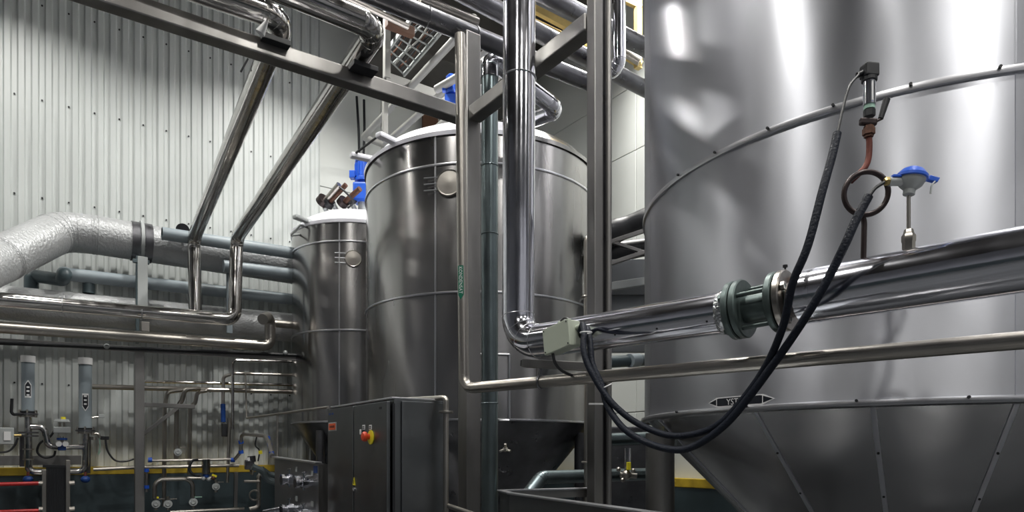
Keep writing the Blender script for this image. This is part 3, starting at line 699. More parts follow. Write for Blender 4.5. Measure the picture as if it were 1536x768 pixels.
L0, L1, R0, R1 = atz(576, 82, 5.9), atz(618, 26, 5.9), atz(606, 112, 5.9), atz(664, 45, 5.9)
MB().bar(L0, L1, .03, .07, None, .003).build('side_rail', 'ltg', cl); MB().bar(R0, R1, .03, .07, None, .003).build('side_rail', 'ltg', cl)
for k in range(7): MB().cyl(L0.lerp(L1, k/6), R0.lerp(R1, k/6), .012, n=8).build('rung', 'ltg', cl)
for k in range(9):
    f = .08+.1*k; pts = [L0.lerp(R0, f+random.uniform(-.05, .05))+UP*.03, L0.lerp(L1, .35).lerp(R0.lerp(R1, .35), f+random.uniform(-.1, .1))+UP*.04, L0.lerp(L1, .7).lerp(R0.lerp(R1, .7), f+random.uniform(-.1, .1))+UP*.04, L1.lerp(R1, f)+UP*.03]
    MB().sweep(smooth_path(pts), .014, 8).build('tray_cable', ('wpipe', 'black', 'rust2', 'black', 'ltg')[k % 5], None, 'thin cable lying in the wire cable ladder near the ceiling', 'cable', 'cables lying in the cable ladder')
MB().box(atn(645, 185, 11.3), D1*.16, D2*.03, UP*.45, .01).build('brown_board', 'wood', None, 'upright brown board on the far wall above the middle tank', 'board')
MB().box(atz(600, 42, 5.7), D1*.2, D2*.05, UP*.06, .01).build('brown_beam', 'wood', None, 'short reddish brown beam near the ceiling left of the cable ladder', 'beam')
for i, (x0, x1, y0, y1) in enumerate(((535, 539, 145, 250), (546, 545, 150, 245))):
    MB().sweep(smooth_path([atn(x0, y0, 11.3), atn((x0+x1)/2+1, (y0+y1)/2, 11.2), atn(x1, y1, 11.25)]), .022, 8).build('hanging_cable', 'black', None, ('left one of two black cables hanging down the wall beside the middle tank', 'right one of two black cables hanging down the wall beside the middle tank')[i], 'cable')
# yellow lifting frame by the right wall
yf = thing('crane_gantry', 'pale yellow steel crane frame high on the right wall', 'frame', at(945, 105, 10.5))
MB().bar(at(957, -30, 10.5), at(957, 103, 10.5), .1, .09, D1, .008).build('upright', 'yel', yf)
MB().bar(at(930, 78, 10.5), at(962, 98, 10.5), .08, .1, None, .008).build('lower_rail', 'yel', yf)
MB().bar(at(915, -10, 10.5), at(962, 12, 10.5), .08, .07, None, .008).build('upper_rail', 'yel', yf)
MB().cyl(at(935, 76, 10.4), at(960, 92, 10.4), .07, n=16).build('roller', 'satin', yf)
yg = thing('yellow_girder', 'pale yellow girder behind the large vertical chrome pipe, near the top edge', 'girder', at(830, 30, 9.5))
MB().bar(at(795, 8, 9.5), at(862, 44, 9.5), .09, .12, None, .008).build('flange_plate', 'yel', yg)
MB().bar(at(795, 30, 9.6), at(850, 56, 9.6), .07, .07, None, .008).build('lower_chord', 'yel', yg)
MB().box(at(878, 60, 9.5), D1*.06, D2*.04, UP*.12, .01).build('end_bracket', 'yellow', yg)

# ------------------------------------------------------------------ pipe rack along the left wall
ip = pipe('insulated_pipe', 'fat foil-insulated pipe bending down at the far left, topmost on the wall rack', 'pipe',
     [at(-95, 432, 7.0), at(0, 390, 8.1), at(90, 347, 9.1), atn(140, 352, 10.95), atn(500, 411, 10.95)], .262, 'insul', .55, 32, ext=2.2, bands='elbow', bm_='insul')
for x in (146, 300): MB().ring(atn(x, 352+(x-140)*.163, 10.95), D1, .263, .006, 40).build('seam_band', 'insul', ip)
for x in (202, 221): 
    c = atn(x, 352+(x-140)*.163, 10.95); MB().lathe(c, D1, [(.26, -.05), (.275, -.05), (.275, .05), (.26, .05)], 40).build('clamp_band', 'dark_pipe', ip)
c = atn(211.5, 363.5, 10.95); MB().lathe(c, D1, [(.26, -.02), (.30, -.02), (.30, .02), (.26, .02)], 40).build('clamp_plate', 'ltg', ip)
MB().cyl(atn(274, 345, 10.5), atn(274, 345, 10.8), .09, n=20).build('nozzle', 'black', ip)
pipe('insulated_pipe', 'fat foil-insulated pipe lying behind the polished pipe, lowest on the wall rack', 'pipe',
     [atn(-80, 447, 11.0), atn(500, 497, 11.0)], .225, 'insul', .3, 32, ext=4)
def rack(label, pts, r, m='pvc', **k): return pipe('plastic_pipe', label, 'pipe', [atn(*p) for p in pts], r, m, k.pop('fil', .12), 20, **k)
o = rack('blue-grey plastic pipe with an open left end, crossing in front of the upper insulated pipe', [(243, 350, 10.5), (500, 389, 10.5)], .088, hollow=True)
MB().lathe(atn(243, 350, 10.5), D1, [(.088, 0), (.088, -.002), (.074, -.002), (.074, .12), (0, .12)], 24).build('open_end', 'pvcd', o)
rack('blue-grey plastic pipe below the upper insulated pipe, visible right of the slanting pipes', [(335, 399, 10.55), (500, 418, 10.55)], .088)
dp = rack('blue-grey plastic pipe with a stepped elbow at its left end, between the two insulated pipes', [(97, 411, 10.9), (500, 456, 10.9)], .088)
MB().sweep(fillet([atn(99, 411, 10.9), atn(96, 412, 10.75), atn(94, 420, 10.9), atn(52, 414, 11.2), atn(47, 416, 11.2), atn(47, 440, 11.2)], .09), .085, 18).build('elbow', 'pvcd', dp)
MB().ball(atn(97, 411, 10.9), .096, 18).build('elbow_socket', 'pvc', dp)
MB().cyl(atn(133, 418, 10.95), atn(133, 440, 10.95), .075, n=18).build('tee_branch', 'pvcd', dp)
pipe('satin_pipe', 'polished pipe low on the wall rack ending in an upward hook at right', 'pipe',
     [atn(-80, 485, 10.05), atn(405, 519, 10.05), atn(405, 474, 10.05), atn(394, 479, 9.8)], .075, 'satin', .10, 24, ext=4, bands='elbow', bm_='satin', elbow=False)
pipe('satin_pipe', 'short polished pipe in front of the lower insulated pipe, right of the hooked pipe end', 'pipe', [atn(408, 485, 10.5), atn(500, 492, 10.5)], .06, 'satin', n=20)
pipe('black_conduit', 'thin black conduit running just below the polished rack pipes', 'conduit', [atn(-80, 511, 10.2), atn(500, 535, 10.2)], .026, 'black', n=10, ext=4)
MB().bar(atn(-80, 518, 10.25)-D1*4, atn(500, 541, 10.25), .06, .07, None, .005).build('rack_rail', 'gp', None, 'long steel rail under the pipe rack on the corrugated wall', 'rail')
MB().ball(atn(160, 519.5, 10.17), .035).build('conduit_joint', 'ltg', bpy.data.objects['black_conduit'])
MB().ball(atn(428, 529, 10.17), .035).build('conduit_joint', 'ltg', bpy.data.objects['black_conduit'])
rp = thing('rack_post', 'grey square column carrying the pipe rack, standing at left', 'post', Vector((atn(209, 600, 10.35).x, atn(209, 600, 10.35).y, 0)))
p = atn(209, 528, 10.4); MB().bar((p.x, p.y, 0), p, .115, .115, D1, .008).build('column', 'gp', rp)
MB().bar(atn(214, 460, 10.42), atn(214, 385, 10.42), .12, .03, D1, .004).build('upper_plate', 'ltg', rp)
MB().bar(atn(206, 515, 10.75), atn(206, 385, 10.75), .04, .1, D1, .004).build('back_flange', 'pvcd', rp)
MB().bar(atn(199, 391, 10.6), atn(224, 394, 10.6), .06, .05, None, .004).build('top_bracket', 'pvcd', rp)
MB().box(atn(218, 490, 9.8), D1*.045, D2*.02, UP*.06, .004).build('pipe_saddle', 'satin', rp)
p = atn(344, 440, 10.9); MB().bar(atn(344, 405, 10.7), atn(344, 500, 10.7), .08, .06, D1, .004).build('rack_strut', 'pvc', None, 'blue-grey vertical strut behind the foot of the right slanting pipe', 'strut')

# ------------------------------------------------------------------ lower left: pipework on the wall
W1 = 11.0
def sp(label, pts, w_, m='satin', n0=W1, fil=.07, name='thin_pipe', n=10, **k):
    P = [atn(p[0], p[1], p[2] if len(p) > 2 else n0) for p in pts]; Y = P[0].y
    return pipe(name, label, 'pipe', P, px(w_/2, Y), m, fil, n, **k)
sp('thinner upper one of two level steel pipes on the shaded wall', [(217, 572), (500, 579)], 4.5, 'chrome_worn')
sp('thicker lower one of two level steel pipes on the shaded wall', [(138, 580), (500, 589)], 8, 'satin', 10.9)
sp('leftmost of three hooked branch pipes dropping from the level steel pipe', [(283, 584, 10.8), (251, 588, 10.75), (247, 610, 10.8), (246, 760, 10.85)], 6)
sp('middle one of three hooked branch pipes dropping from the level steel pipe', [(300, 583, 10.75), (278, 584, 10.7), (273, 600, 10.75), (265, 612, 10.8), (264, 690, 10.85)], 6.5)
sp('rightmost of three hooked branch pipes dropping from the level steel pipe', [(310, 586, 10.8), (296, 588, 10.8), (293, 604, 10.85), (285, 612, 10.85), (284, 712, 10.9)], 6)
t = thing('wall_bracket', 'light steel wall bracket with diagonal brace right of the rack column', 'bracket', atn(217, 650, 10.7))
MB().bar(atn(214, 607, 10.7), atn(292, 610, 10.7), .06, .06, None, .004).build('arm', 'gp', t)
MB().bar(atn(214, 652, 10.7), atn(270, 609, 10.7), .05, .05, None, .004).build('brace', 'gp', t)
sp('thin steel pipe high on the shaded wall bending down beside the blue-gripped valve', [(500, 544), (349, 540), (349, 644)], 4, 'chrome_worn', 10.8)
t = sp('thin steel pipe on the shaded wall with a dark left elbow, second from the top', [(500, 564), (352, 560), (335, 565, 10.9), (334, 650, 10.9)], 4.5, 'satin', 10.8)
MB().cyl(atn(334.5, 606, 10.88), atn(335, 633, 10.88), .035, n=12).build('grip', 'dblue', t)
MB().box(atn(338, 645, 10.85), D1*.05, D2*.04, UP*.1, .01).build('valve_body', 'black', t)
MB().cyl(atn(344, 627, 10.8), atn(345, 640, 10.8), .035, n=10).build('fitting', 'satin', t)
sp('thin steel drain pipe rising from the floor pipes under the blue-gripped valve', [(344, 640), (341, 724)], 4.5, 'satin', 10.75)
t = thing('thin_rail', 'thin steel tube rail slanting up to the control cabinet behind the valve panel', 'rail', at(416, 690, 6.9))
MB().sweep(fillet([atn(368, 560, 10.7), at(370, 627, 9.2), at(371, 627, 7.6), at(492, 611, 5.5)], .06), .012, 10).build('handrail', 'satin', t)
MB().cyl(at(416, 621, 6.75), at(416, 690, 6.75), .011, n=8).build('upright', 'satin', t)
t = sp('slim steel pipe with blue end collars, upper of two above the yellow kerb', [(222, 691), (352, 689)], 4.5, 'satin', 10.7)
for x in (225, 349): MB().cyl(atn(x-3, 690, 10.7), atn(x+3, 690, 10.7), .035, n=12).build('collar', 'blue', t)
sp('bright steel pipe with worn joints, lower of two above the yellow kerb', [(140, 704), (202, 701), (358, 698)], 6, 'satin', 10.75)
t = sp('steel hose run with bright blue collars arching over to the valve panel', [(352, 689, 10.6), (361, 678, 10.5), (362, 654, 10.4), (366, 651, 10.3), (398, 654, 9.0), (404, 664, 8.4), (408, 684, 7.8)], 5, 'satin', fil=.05)
for (x, y, d, Y) in ((361, 663, 1, 10.45), (361, 678, 1, 10.5), (401, 657, 0, 8.9), (404, 667, 1, 8.4), (407, 680, 1, 7.9)):
    MB().cyl(atn(x, y-2.5, Y), atn(x+1, y+2.5, Y), px(4, Y*.85), n=12).build('collar', 'blue', t)
# valves and manifold near the bottom left
def small_valve(label, x, y, n, r=5.5, m='ltg', top=None, handle='satin'):
    c = atn(x, y, n); Y = c.y; R = px(r, Y); t = thing('butterfly_valve', label, 'valve', c)
    vd = (Vector((0, 0, HC))-c).normalized()
    MB().lathe(c, vd, [(0, .03), (R*.5, .035), (R*.62, .02), (R, .02), (R, -.03), (0, -.03)], 20).build('disc_housing', m, t)
    MB().cyl(c+UP*R, c+UP*R*1.9, R*.35, n=10).build('neck', 'satin', t)
    MB().cyl(c-UP*R, c-UP*R*1.5, R*.4, n=10).build('lower_neck', 'satin', t)
    MB().bar(c+UP*R*1.2, c+UP*R*1.2+D1*R*2.0, .012, .014, None, .002).build('handle', handle, t)
    if top: MB().box(c+UP*R*1.6, D1*R*.6, D2*R*.3, UP*R*.25, .004).build('cap', top, t)
    return t
small_valve('round grey valve with yellow cap, leftmost of the bottom row', 234, 756, 10.6, 6, top='yb')
small_valve('round grey valve, second in the bottom row', 252, 756, 10.6, 6)
small_valve('round grey valve below the right leg of the arched pipe', 290, 753, 10.6, 6, handle='mint')
small_valve('round grey valve hanging right of the small filter cylinder', 324, 730, 10.5, 5.5)
small_valve('round grey valve alone on the middle hooked branch pipe', 267, 678, 10.7, 5.5, m='ltg')
sp('arched steel pipe like an inverted U above the bottom row of valves', [(232, 748), (232, 719), (289, 718), (289, 746)], 6.5, 'satin', 10.6, .12)
sp('slim steel pipe joining the arched pipe to the filter cylinder', [(280, 717), (318, 717)], 5, 'satin', 10.55)
t = thing('filter_cylinder', 'small dark filter cylinder with polished stripe above a cluster of taps', 'filter', atn(309, 711, 10.5))
MB().cyl(atn(309, 689, 10.5), atn(309, 711, 10.5), px(6, 9.8), n=20).build('filter_body', 'chrome_worn', t)
MB().cyl(atn(309, 711, 10.5), atn(309, 716, 10.5), px(4.5, 9.8), n=16).build('collar', 'dblue', t)
for (x, y, m) in ((305, 718, 'ltg'), (313, 719, 'ltg'), (320, 717, 'rust2')): MB().ball(atn(x, y, 10.45), px(3, 9.8)).build('tap', m, t)
MB().bar(atn(318, 712, 10.45), atn(325, 715, 10.45), .02, .03, None, .003).build('yellow_handle', 'yb', t)
MB().sweep(smooth_path([atn(296, 690, 10.5), atn(288, 692, 10.4), atn(284, 704, 10.4), atn(292, 713, 10.4), atn(300, 714, 10.45)]), .018, 8).build('curled_hose', 'black', None, 'short black hose curling left of the filter cylinder', 'hose')
sp('level steel pipe along the bottom edge, left of the valve panel', [(255, 768), (366, 763)], 5, 'satin', 10.4)
sp('dark steel pipe curving down to the bottom edge beside the valve panel', [(374, 764), (388, 761), (388, 716), (392, 708), (412, 712)], 6.5, 'satin', 10.2)
sp('short level steel pipe stub left of the dark curved pipe', [(366, 722), (389, 722)], 4, 'satin', 10.1)
sp('fat steel elbow pipe entering behind the left edge of the valve panel', [(378, 700), (394, 706), (400, 719), (416, 724)], 10, 'galv', 9.6, .12)
sp('second fat steel pipe just above the elbow at the valve panel edge', [(392, 702, 9.8), (404, 711, 9.8), (416, 714, 9.8)], 7, 'galv', 9.8, .08)
t = thing('pump_valve', 'dark valve body with white cap behind the left edge of the valve panel', 'valve', atn(375, 705, 9.9))
MB().box(atn(374, 697, 9.9), D1*.06, D2*.05, UP*.07, .02).build('valve_body', 'dark_pipe', t); MB().cyl(atn(377, 684, 9.9), atn(378, 693, 9.9), .055, n=14).build('cap', 'black', t)
MB().cyl(atn(372, 686, 9.88), atn(373, 694, 9.88), .03, n=12).build('white_ring', 'wtag', t)
MB().ring(atn(378, 704, 9.9), D1, .07, .015, 20).build('clamp_ring', 'satin', t)
MB().bar(atn(354, 708, 10.5), atn(353, 766, 10.5), .05, .05, D1, .004).build('short_post', 'post', None, 'short steel stanchion in front of the dark dado below the kerb', 'post')
t = MB().ring(atn(382, 743, 10.0), (0.2, -1, 0), .07, .012, 24).build('hose_ring', 'satin', None, 'steel hose ring hanging beside the dark curved pipe', 'ring')
MB().sweep(smooth_path([atn(385, 655, 9.6), atn(383, 668, 9.6), atn(389, 676, 9.6), atn(387, 692, 9.6)]), .010, 8).build('hanging_wire', 'black', None, 'thin black wire dangling under the blue-collared hose run', 'wire')
MB().cyl(atn(390, 676, 9.55), atn(391, 681, 9.55), .025, n=10).build('yellow_plug', 'yb', bpy.data.objects['hanging_wire'])
t = sp('short vertical pipe with blue ends right beside the grey rack column', [(220, 705), (220, 738)], 4, 'satin', 10.3)
for y in (706, 731): MB().cyl(atn(220, y-3, 10.3), atn(220, y+2, 10.3), .03, n=10).build('collar', 'blue', t)

# --- plastic risers with flanges at far left
def riser(x, y0, y1, label, arrow_up):
    n = 10.6; p0, p1 = atn(x, y0, n), atn(x, y1, n); p0.x = p1.x; p0.y = p1.y; Y = p1.y; r = px(8.5, Y)
    t = thing('riser_pipe', label, 'pipe', p1)
    MB().cyl(p0, p1, r, n=24).build('plastic_tube', 'pvc', t)
    MB().cyl(p0-UP*px(10, Y), p0, r*1.1, n=24).build('white_socket', 'wtag', t)
    for dy, rr, m in ((0, 1.35, 'black'), (3, 1.5, 'dark_pipe'), (6, 1.2, 'satin')):
        MB().cyl(p1-UP*px(dy, Y), p1-UP*px(dy+2.2, Y), r*rr, n=24).build('flange', m, t)
    for k in range(6):
        a = 2*PI*k/6; e = Vector((math.cos(a), math.sin(a), 0))*r*1.3; MB().cyl(p1+e-UP*px(9, Y), p1+e+UP*px(2, Y), .012, n=6).build('bolt', 'satin', t)
    lz = p1.z+px(33 if arrow_up else 38, Y); vd = (Vector((0, 0, 0))-Vector((p1.x, p1.y, 0))).normalized(); sd = UP.cross(vd)
    c = Vector((p1.x, p1.y, lz)); hw, hh = px(4, Y), px(13, Y); s_ = 1 if arrow_up else -1
    def poly(k, off, kk): 
        n_ = 6; vs = []; fs = []
        for (v, w_) in ((-hh*s_*k, hw*k), (hh*s_*.5*k, hw*k), (hh*s_*k, hw*.1)):
            for i in range(n_+1):
                u = -w_+2*w_*i/n_; a = u/r; vs.append(c+UP*v+(vd*math.cos(a)+sd*math.sin(a))*(r+off))
        for q in range(2):
            for i in range(n_): fs.append([q*(n_+1)+i, q*(n_+1)+i+1, (q+1)*(n_+1)+i+1, (q+1)*(n_+1)+i])
        return MB().add(vs, fs)
    lb_ = poly(1, .003, 0).build('flow_label', 'wtag', t, 'small white-edged flow marking label'); poly(.82, .005, 0).build('label_face', 'btag', lb_)
    vs = [c+vd*(r+.008)+UP*s_*hh*.9, c+vd*(r+.008)+UP*s_*hh*.5+sd*hw*.6, c+vd*(r+.008)+UP*s_*hh*.5-sd*hw*.6]
    for q in range(3):
        MB().box(c+vd*(r+.004)+UP*(-hh*.7+q*hh*.45)*s_, sd*hw*.45, vd*.004, UP*hh*.09).build('label_print', 'wtag', lb_)
    return t, p1, r
r1, e1_, rr = riser(42, 534, 617, 'grey plastic riser pipe with white socket, left of the pair at far left', True)
r2, e2_, rr = riser(128, 537, 642, 'grey plastic riser pipe with white socket, right of the pair at far left', False)
n = 10.6
pipe('process_pipe', 'polished pipe below the left plastic riser curving to the plate heat exchanger', 'pipe', [atn(42, 625, n), atn(43, 708, n), atn(64, 708, n)], .042, 'chrome_worn', .14, 16)
pp = bpy.data.objects['process_pipe']
for y, w_ in ((650, 13), (655, 13), (675, 7), (690, 7)): 
    c = atn(42.5, y, n); MB().cyl(c, c+UP*.018, px(w_, c.y), n=20).build('flange', 'dark_pipe' if w_ > 10 else 'satin', pp)
pipe('process_pipe', 'polished S-shaped branch pipe between the two risers ending at the blue valve', 'pipe', [atn(44, 640, n), atn(66, 640, n), atn(72, 669, n), atn(88, 670, n)], .038, 'chrome_worn', .12, 16)
pipe('process_pipe', 'short polished pipe from the blue valve to the right plastic riser', 'pipe', [atn(98, 670, n), atn(128, 670, n)], .036, 'chrome_worn', .1, 16)
pipe('process_pipe', 'polished pipe below the right plastic riser curving left to the plate heat exchanger', 'pipe', [atn(129, 648, n), atn(128, 707, n), atn(103, 707, n)], .040, 'chrome_worn', .14, 16)
pipe('thin_pipe', 'dark thin pipe standing just right of the pipe below the right riser', 'pipe', [atn(133, 655, 10.8), atn(132, 710, 10.8)], .03, 'dark_pipe', n=10)
pipe('thin_pipe', 'dark thin pipe standing just left of the pipe below the left riser', 'pipe', [atn(33, 655, 10.8), atn(33, 700, 10.8)], .028, 'dark_pipe', n=10)
# control valve
t = thing('control_valve', 'blue control valve with pale grey actuator between the two risers', 'valve', atn(93, 674, n-.05))
q = lambda x, y, d=0: atn(x, y, n-.05+d)
MB().box(q(93, 670), D1*.045, D2*.05, UP*.05, .012).build('valve_body', 'dblue', t)
for x in (88, 98): MB().cyl(q(x, 666)-D2*.06, q(x, 666)-D2*.09, .035, n=12).build('bolt_boss', 'wtag', t)
MB().cyl(q(93, 657), q(93, 660), .06, n=16).build('yoke_disc', 'dblue', t); MB().cyl(q(93, 655), q(93, 668), .022, n=10).build('stem', 'satin', t)
MB().box(q(93, 645), D1*.095, D2*.06, UP*.04, .01).build('actuator_block', 'ltg', t)
for x in (90, 96): MB().cyl(q(x, 634), q(x, 643), .012, n=8).build('rod', 'satin', t)
MB().cyl(q(93, 633), q(93, 629), .09, .075, 20).build('actuator_head', 'ltg', t); MB().cyl(q(95, 629), q(95, 625.5), .028, n=12).build('indicator_cap', 'yb', t)
# handle lever of left riser and transmitter
MB().sweep(fillet([atn(33, 621, 10.5), atn(20, 622, 10.4), atn(17, 618, 10.4), atn(18, 598, 10.4)], .04), .018, 8).build('valve_lever', 'black', None, 'black hand lever left of the flange under the left riser', 'lever')
t = thing('flow_transmitter', 'small pale transmitter box with display at the left edge', 'sensor', atn(10, 665, 10.5))
MB().box(atn(10, 654, 10.5), D1*.075, D2*.05, UP*.105, .012).build('housing', 'ltg', t)
MB().box(atn(11, 654, 10.44), D1*.035, D2*.004, UP*.055, .003).build('display', 'wtag', t)
MB().cyl(atn(18, 653, 10.5), atn(32, 653, 10.5), .018, n=10).build('connector', 'brass', t)
MB().sweep(smooth_path([atn(27, 657, 10.5), atn(22, 668, 10.5), atn(12, 677, 10.5), atn(-8, 679, 10.5)]), .012, 8).build('signal_cable', 'black', None, 'black cable sagging from the small transmitter to the left edge', 'cable')
MB().sweep(smooth_path([atn(85, 640, 10.7), atn(75, 655, 10.7), atn(60, 665, 10.7), atn(56, 678, 10.7), atn(66, 686, 10.7), atn(80, 684, 10.7), atn(83, 676, 10.7)]), .014, 8).build('looped_cable', 'black', None, 'black cable looped on the wall between the two risers', 'cable')
MB().sweep(smooth_path([atn(158, 657, 10.8), atn(161, 675, 10.8), atn(172, 690, 10.8), atn(188, 692, 10.8), atn(202, 688, 10.8)]), .013, 8).build('looped_cable', 'black', None, 'black cable dropping to the steel pipe left of the grey rack column', 'cable')
MB().box(atn(157, 657, 10.85), D1*.05, D2*.04, UP*.025, .005).build('cable_plug', 'black', bpy.data.objects['looped_cable'])
t = thing('sample_tap', 'small steel sampling tap sticking out right of the right riser', 'tap', atn(145, 626, 10.6))
MB().cyl(atn(134, 627, 10.6), atn(148, 625, 10.6), .012, n=8).build('spout', 'satin', t); MB().box(atn(152, 624, 10.6), D1*.035, D2*.02, UP*.025, .004).build('knob', 'ltg', t)
t = thing('sample_tap', 'steel tap with a thin green chain right of the flange under the right riser', 'tap', atn(145, 655, 10.6))
MB().sweep(fillet([atn(136, 651, 10.6), atn(148, 650, 10.6), atn(149, 657, 10.6)], .03), .018, 8).build('spout', 'satin', t); MB().cyl(atn(141, 660, 10.6), atn(141, 655, 10.6), .03, n=12).build('knob', 'satin', t)
MB().sweep(smooth_path([atn(149, 657, 10.6), atn(150, 670, 10.65), atn(147, 682, 10.7), atn(151, 676, 10.7)]), .006, 6).build('chain', 'mint', t)
# rail and heat exchanger
MB().bar(atn(-60, 692, 11.1)-D1*3, atn(122, 690, 11.1), .06, .13, None, .004).build('channel_rail', 'gp', None, 'wide grey steel channel along the wall at the far left above the yellow kerb', 'rail')
hx = thing('heat_exchanger', 'plate heat exchanger with black plate pack between steel end plates, lower left', 'heat exchanger', Vector((atn(84, 700, 10.4).x, atn(84, 700, 10.4).y, 0)))
def up_plate(x, y0, w_, m, name, n_=10.35, dep=.3):
    p = atn(x, y0, n_); h = p.z-.35; MB().box((p.x, p.y, p.z-h/2), D1*px(w_/2, p.y)/.9, D2*dep/2, UP*h/2, .006).build(name, m, hx)
up_plate(66, 704, 5, 'satin', 'end_plate'); up_plate(101.5, 690, 5, 'satin', 'end_plate')
for k in range(12): up_plate(70.5+k*2.45, 701, 2.0, 'black', 'plate', 10.36, .26)
MB().bar(atn(64, 699, 10.25), atn(103, 700, 10.25), .05, .04, None, .004).build('carrying_bar', 'black', hx)
for y in (725, 764):
    MB().cyl(atn(104, y, 10.2), atn(112, y-1, 10.2), .03, n=10).build('tie_nut', 'satin', hx); MB().cyl(atn(58, y, 10.2), atn(64, y, 10.2), .03, n=10).build('tie_nut', 'satin', hx)
pipe('red_pipe', 'upper red pipe entering the left side of the heat exchanger', 'pipe', [atn(-60, 728, 10.2), atn(59, 725, 10.2)], .024, 'red', n=12, ext=2)
pipe('red_pipe', 'lower red pipe at the bottom left corner', 'pipe', [atn(-60, 770, 10.2), atn(59, 766, 10.2)], .024, 'red', n=12, ext=2)
for i, x in enumerate((42, 128)):
    t = thing('drain_valve', ('round blue hand knob below the left riser pipes', 'round blue hand knob below the right riser pipes')[i], 'knob', atn(x, 724, 10.5))
    MB().ball(atn(x, 719, 10.5), px(6.5, 9), 16, (1, 1, .8)).build('knob', 'dblue', t); MB().cyl(atn(x, 708, 10.5), atn(x, 715, 10.5), .016, n=8).build('stem', 'rust', t)

# ------------------------------------------------------------------ control cabinet and valve panel
cn = at(583, 598, 4.5); zt = cn.z; c0 = Vector((cn.x, cn.y, 0)); Wd, Dp = 1.16, .43
cb = thing('control_cabinet', 'tall dark brushed steel control cabinet with a red emergency stop button', 'cabinet', c0+D2*Wd/2+D1*Dp/2)
mid = c0+D2*Wd/2+D1*(Dp/2+.02)+UP*(zt/2)
MB().box(mid, D2*(Wd/2), D1*(Dp/2-.02), UP*zt/2, .006).build('cabinet_body', 'cab', cb)
for (u0, u1) in ((.012, .60), (.612, Wd-.008)):
    MB().box(c0+D2*(u0+u1)/2+D1*.008+UP*(zt-.01)/2, D2*((u1-u0)/2-.004), D1*.014, UP*((zt-.02)/2), .005).build('door', 'cab', cb)
MB().box(c0+D1*(Dp/2+.04)-D2*.008+UP*zt/2, D1*(Dp/2-.05), D2*.01, UP*(zt/2-.012), .004).build('side_panel', 'cab', cb)
MB().box(c0+D1*.035-D2*.003+UP*zt/2, D1*.008, D2*.004, UP*(zt/2-.03), .001).build('shadow_gap', 'black', cb)
MB().box(mid+UP*(zt/2+.006), D2*(Wd/2+.004), D1*(Dp/2-.0), UP*.008, .004).build('roof_lip', 'band', cb)
def face(u, y): # point on the door face at distance u from near corner, pixel height y
    p = c0+D2*u-D1*.007; return Vector((p.x, p.y, HC+(HY-y)/F*p.y))
def fu(x):      # distance along the face for a pixel column
    k = (x-HX)/F; return (k*c0.y-c0.x)/(-.573-k*.8195)
es = MB().lathe(face(fu(558), 656), -D1, [(0, 0), (.05, 0), (.05, .006), (0, .006)], 28).build('emergency_stop', 'yb', cb, 'yellow ring of the emergency stop')
MB().lathe(face(fu(556), 655)-D1*.006, -D1, [(.02, 0), (.02, .018), (.034, .022), (.036, .036), (.028, .048), (0, .052)], 24).build('stop_button', 'estop', es, 'red mushroom button')
s0 = face(fu(547), 648); MB().cyl(s0, s0-D1*.02, .018, n=14).build('key_switch', 'btag', cb); MB().box(s0-D1*.024, D2*.006, D1*.006, UP*.018, .002).build('switch_lever', 'wtag', cb)
for x in (547, 557):
    p = face(fu(x), 641); a = MB().box(p, D2*.022, D1*.002, UP*.017, .001).build('switch_label', 'wtag', cb)
    for r_ in range(2): MB().box(p-D1*.003+UP*(.006-.012*r_), D2*.015, D1*.001, UP*.0025).build('label_print', 'btag', a)
p = face(fu(500), 640); a = MB().box(p, D2*.085, D1*.002, UP*.034, .001).build('warning_label', 'ltg', cb, 'orange rating label'); MB().box(p-D1*.003, D2*.073, D1*.001, UP*.025).build('label_print', 'otag', a)
for q in (-2, -1, 0, 1, 2): MB().box(p-D1*.0045+D2*q*.022, D2*.007, D1*.001, UP*.009).build('label_print', 'rust', a)
p = face(fu(533), 722); vs = [p-D1*.002+UP*.03, p-D1*.002-UP*.028-D2*.027, p-D1*.002-UP*.028+D2*.027]
a = MB().add(vs+[v-D1*.002 for v in vs], [[0, 1, 2], [5, 4, 3], [0, 3, 4, 1], [1, 4, 5, 2], [2, 5, 3, 0]], False).build('hazard_label', 'yb', cb, 'yellow hazard triangle'); MB().box(p-D1*.005-UP*.006, D2*.003, D1*.001, UP*.014).build('label_print', 'btag', a)
MB().lathe(face(fu(533), 734), -D1, [(0, 0), (.014, 0), (.014, .008), (.009, .009), (.009, .004), (0, .004)], 16).build('door_lock', 'band', cb)
for q in (-2, -1, 1, 2): MB().box(face(fu(498), 621)+D2*q*.02, D2*.006, D1*.001, UP*.007).build('label_print', 'dblue', cb)
MB().box(face(fu(572), 612), D2*.02, D1*.001, UP*.008).build('maker_plate', 'btag', cb)
# handrail at the cabinet's right
hr = thing('handrail', 'bent steel handrail post at the right side of the control cabinet', 'handrail', Vector((at(669, 700, 4.62).x, 4.62, 0)))
p = at(669, 700, 4.62); MB().sweep(fillet([at(605, 600, 5.1), at(662, 597, 4.66), at(669, 597, 4.62), Vector((p.x, p.y, 0))], .055), .019, 14).build('tube', 'satin', hr)
MB().lathe(at(669, 618, 4.62), UP, [(.019, -.01), (.048, -.008), (.05, 0), (.048, .008), (.019, .01)], 20).build('collar', 'satin', hr)
MB().cyl(at(673, 759, 4.6), at(720, 775, 4.2), .017, n=12).build('knee_rail', 'satin', hr)
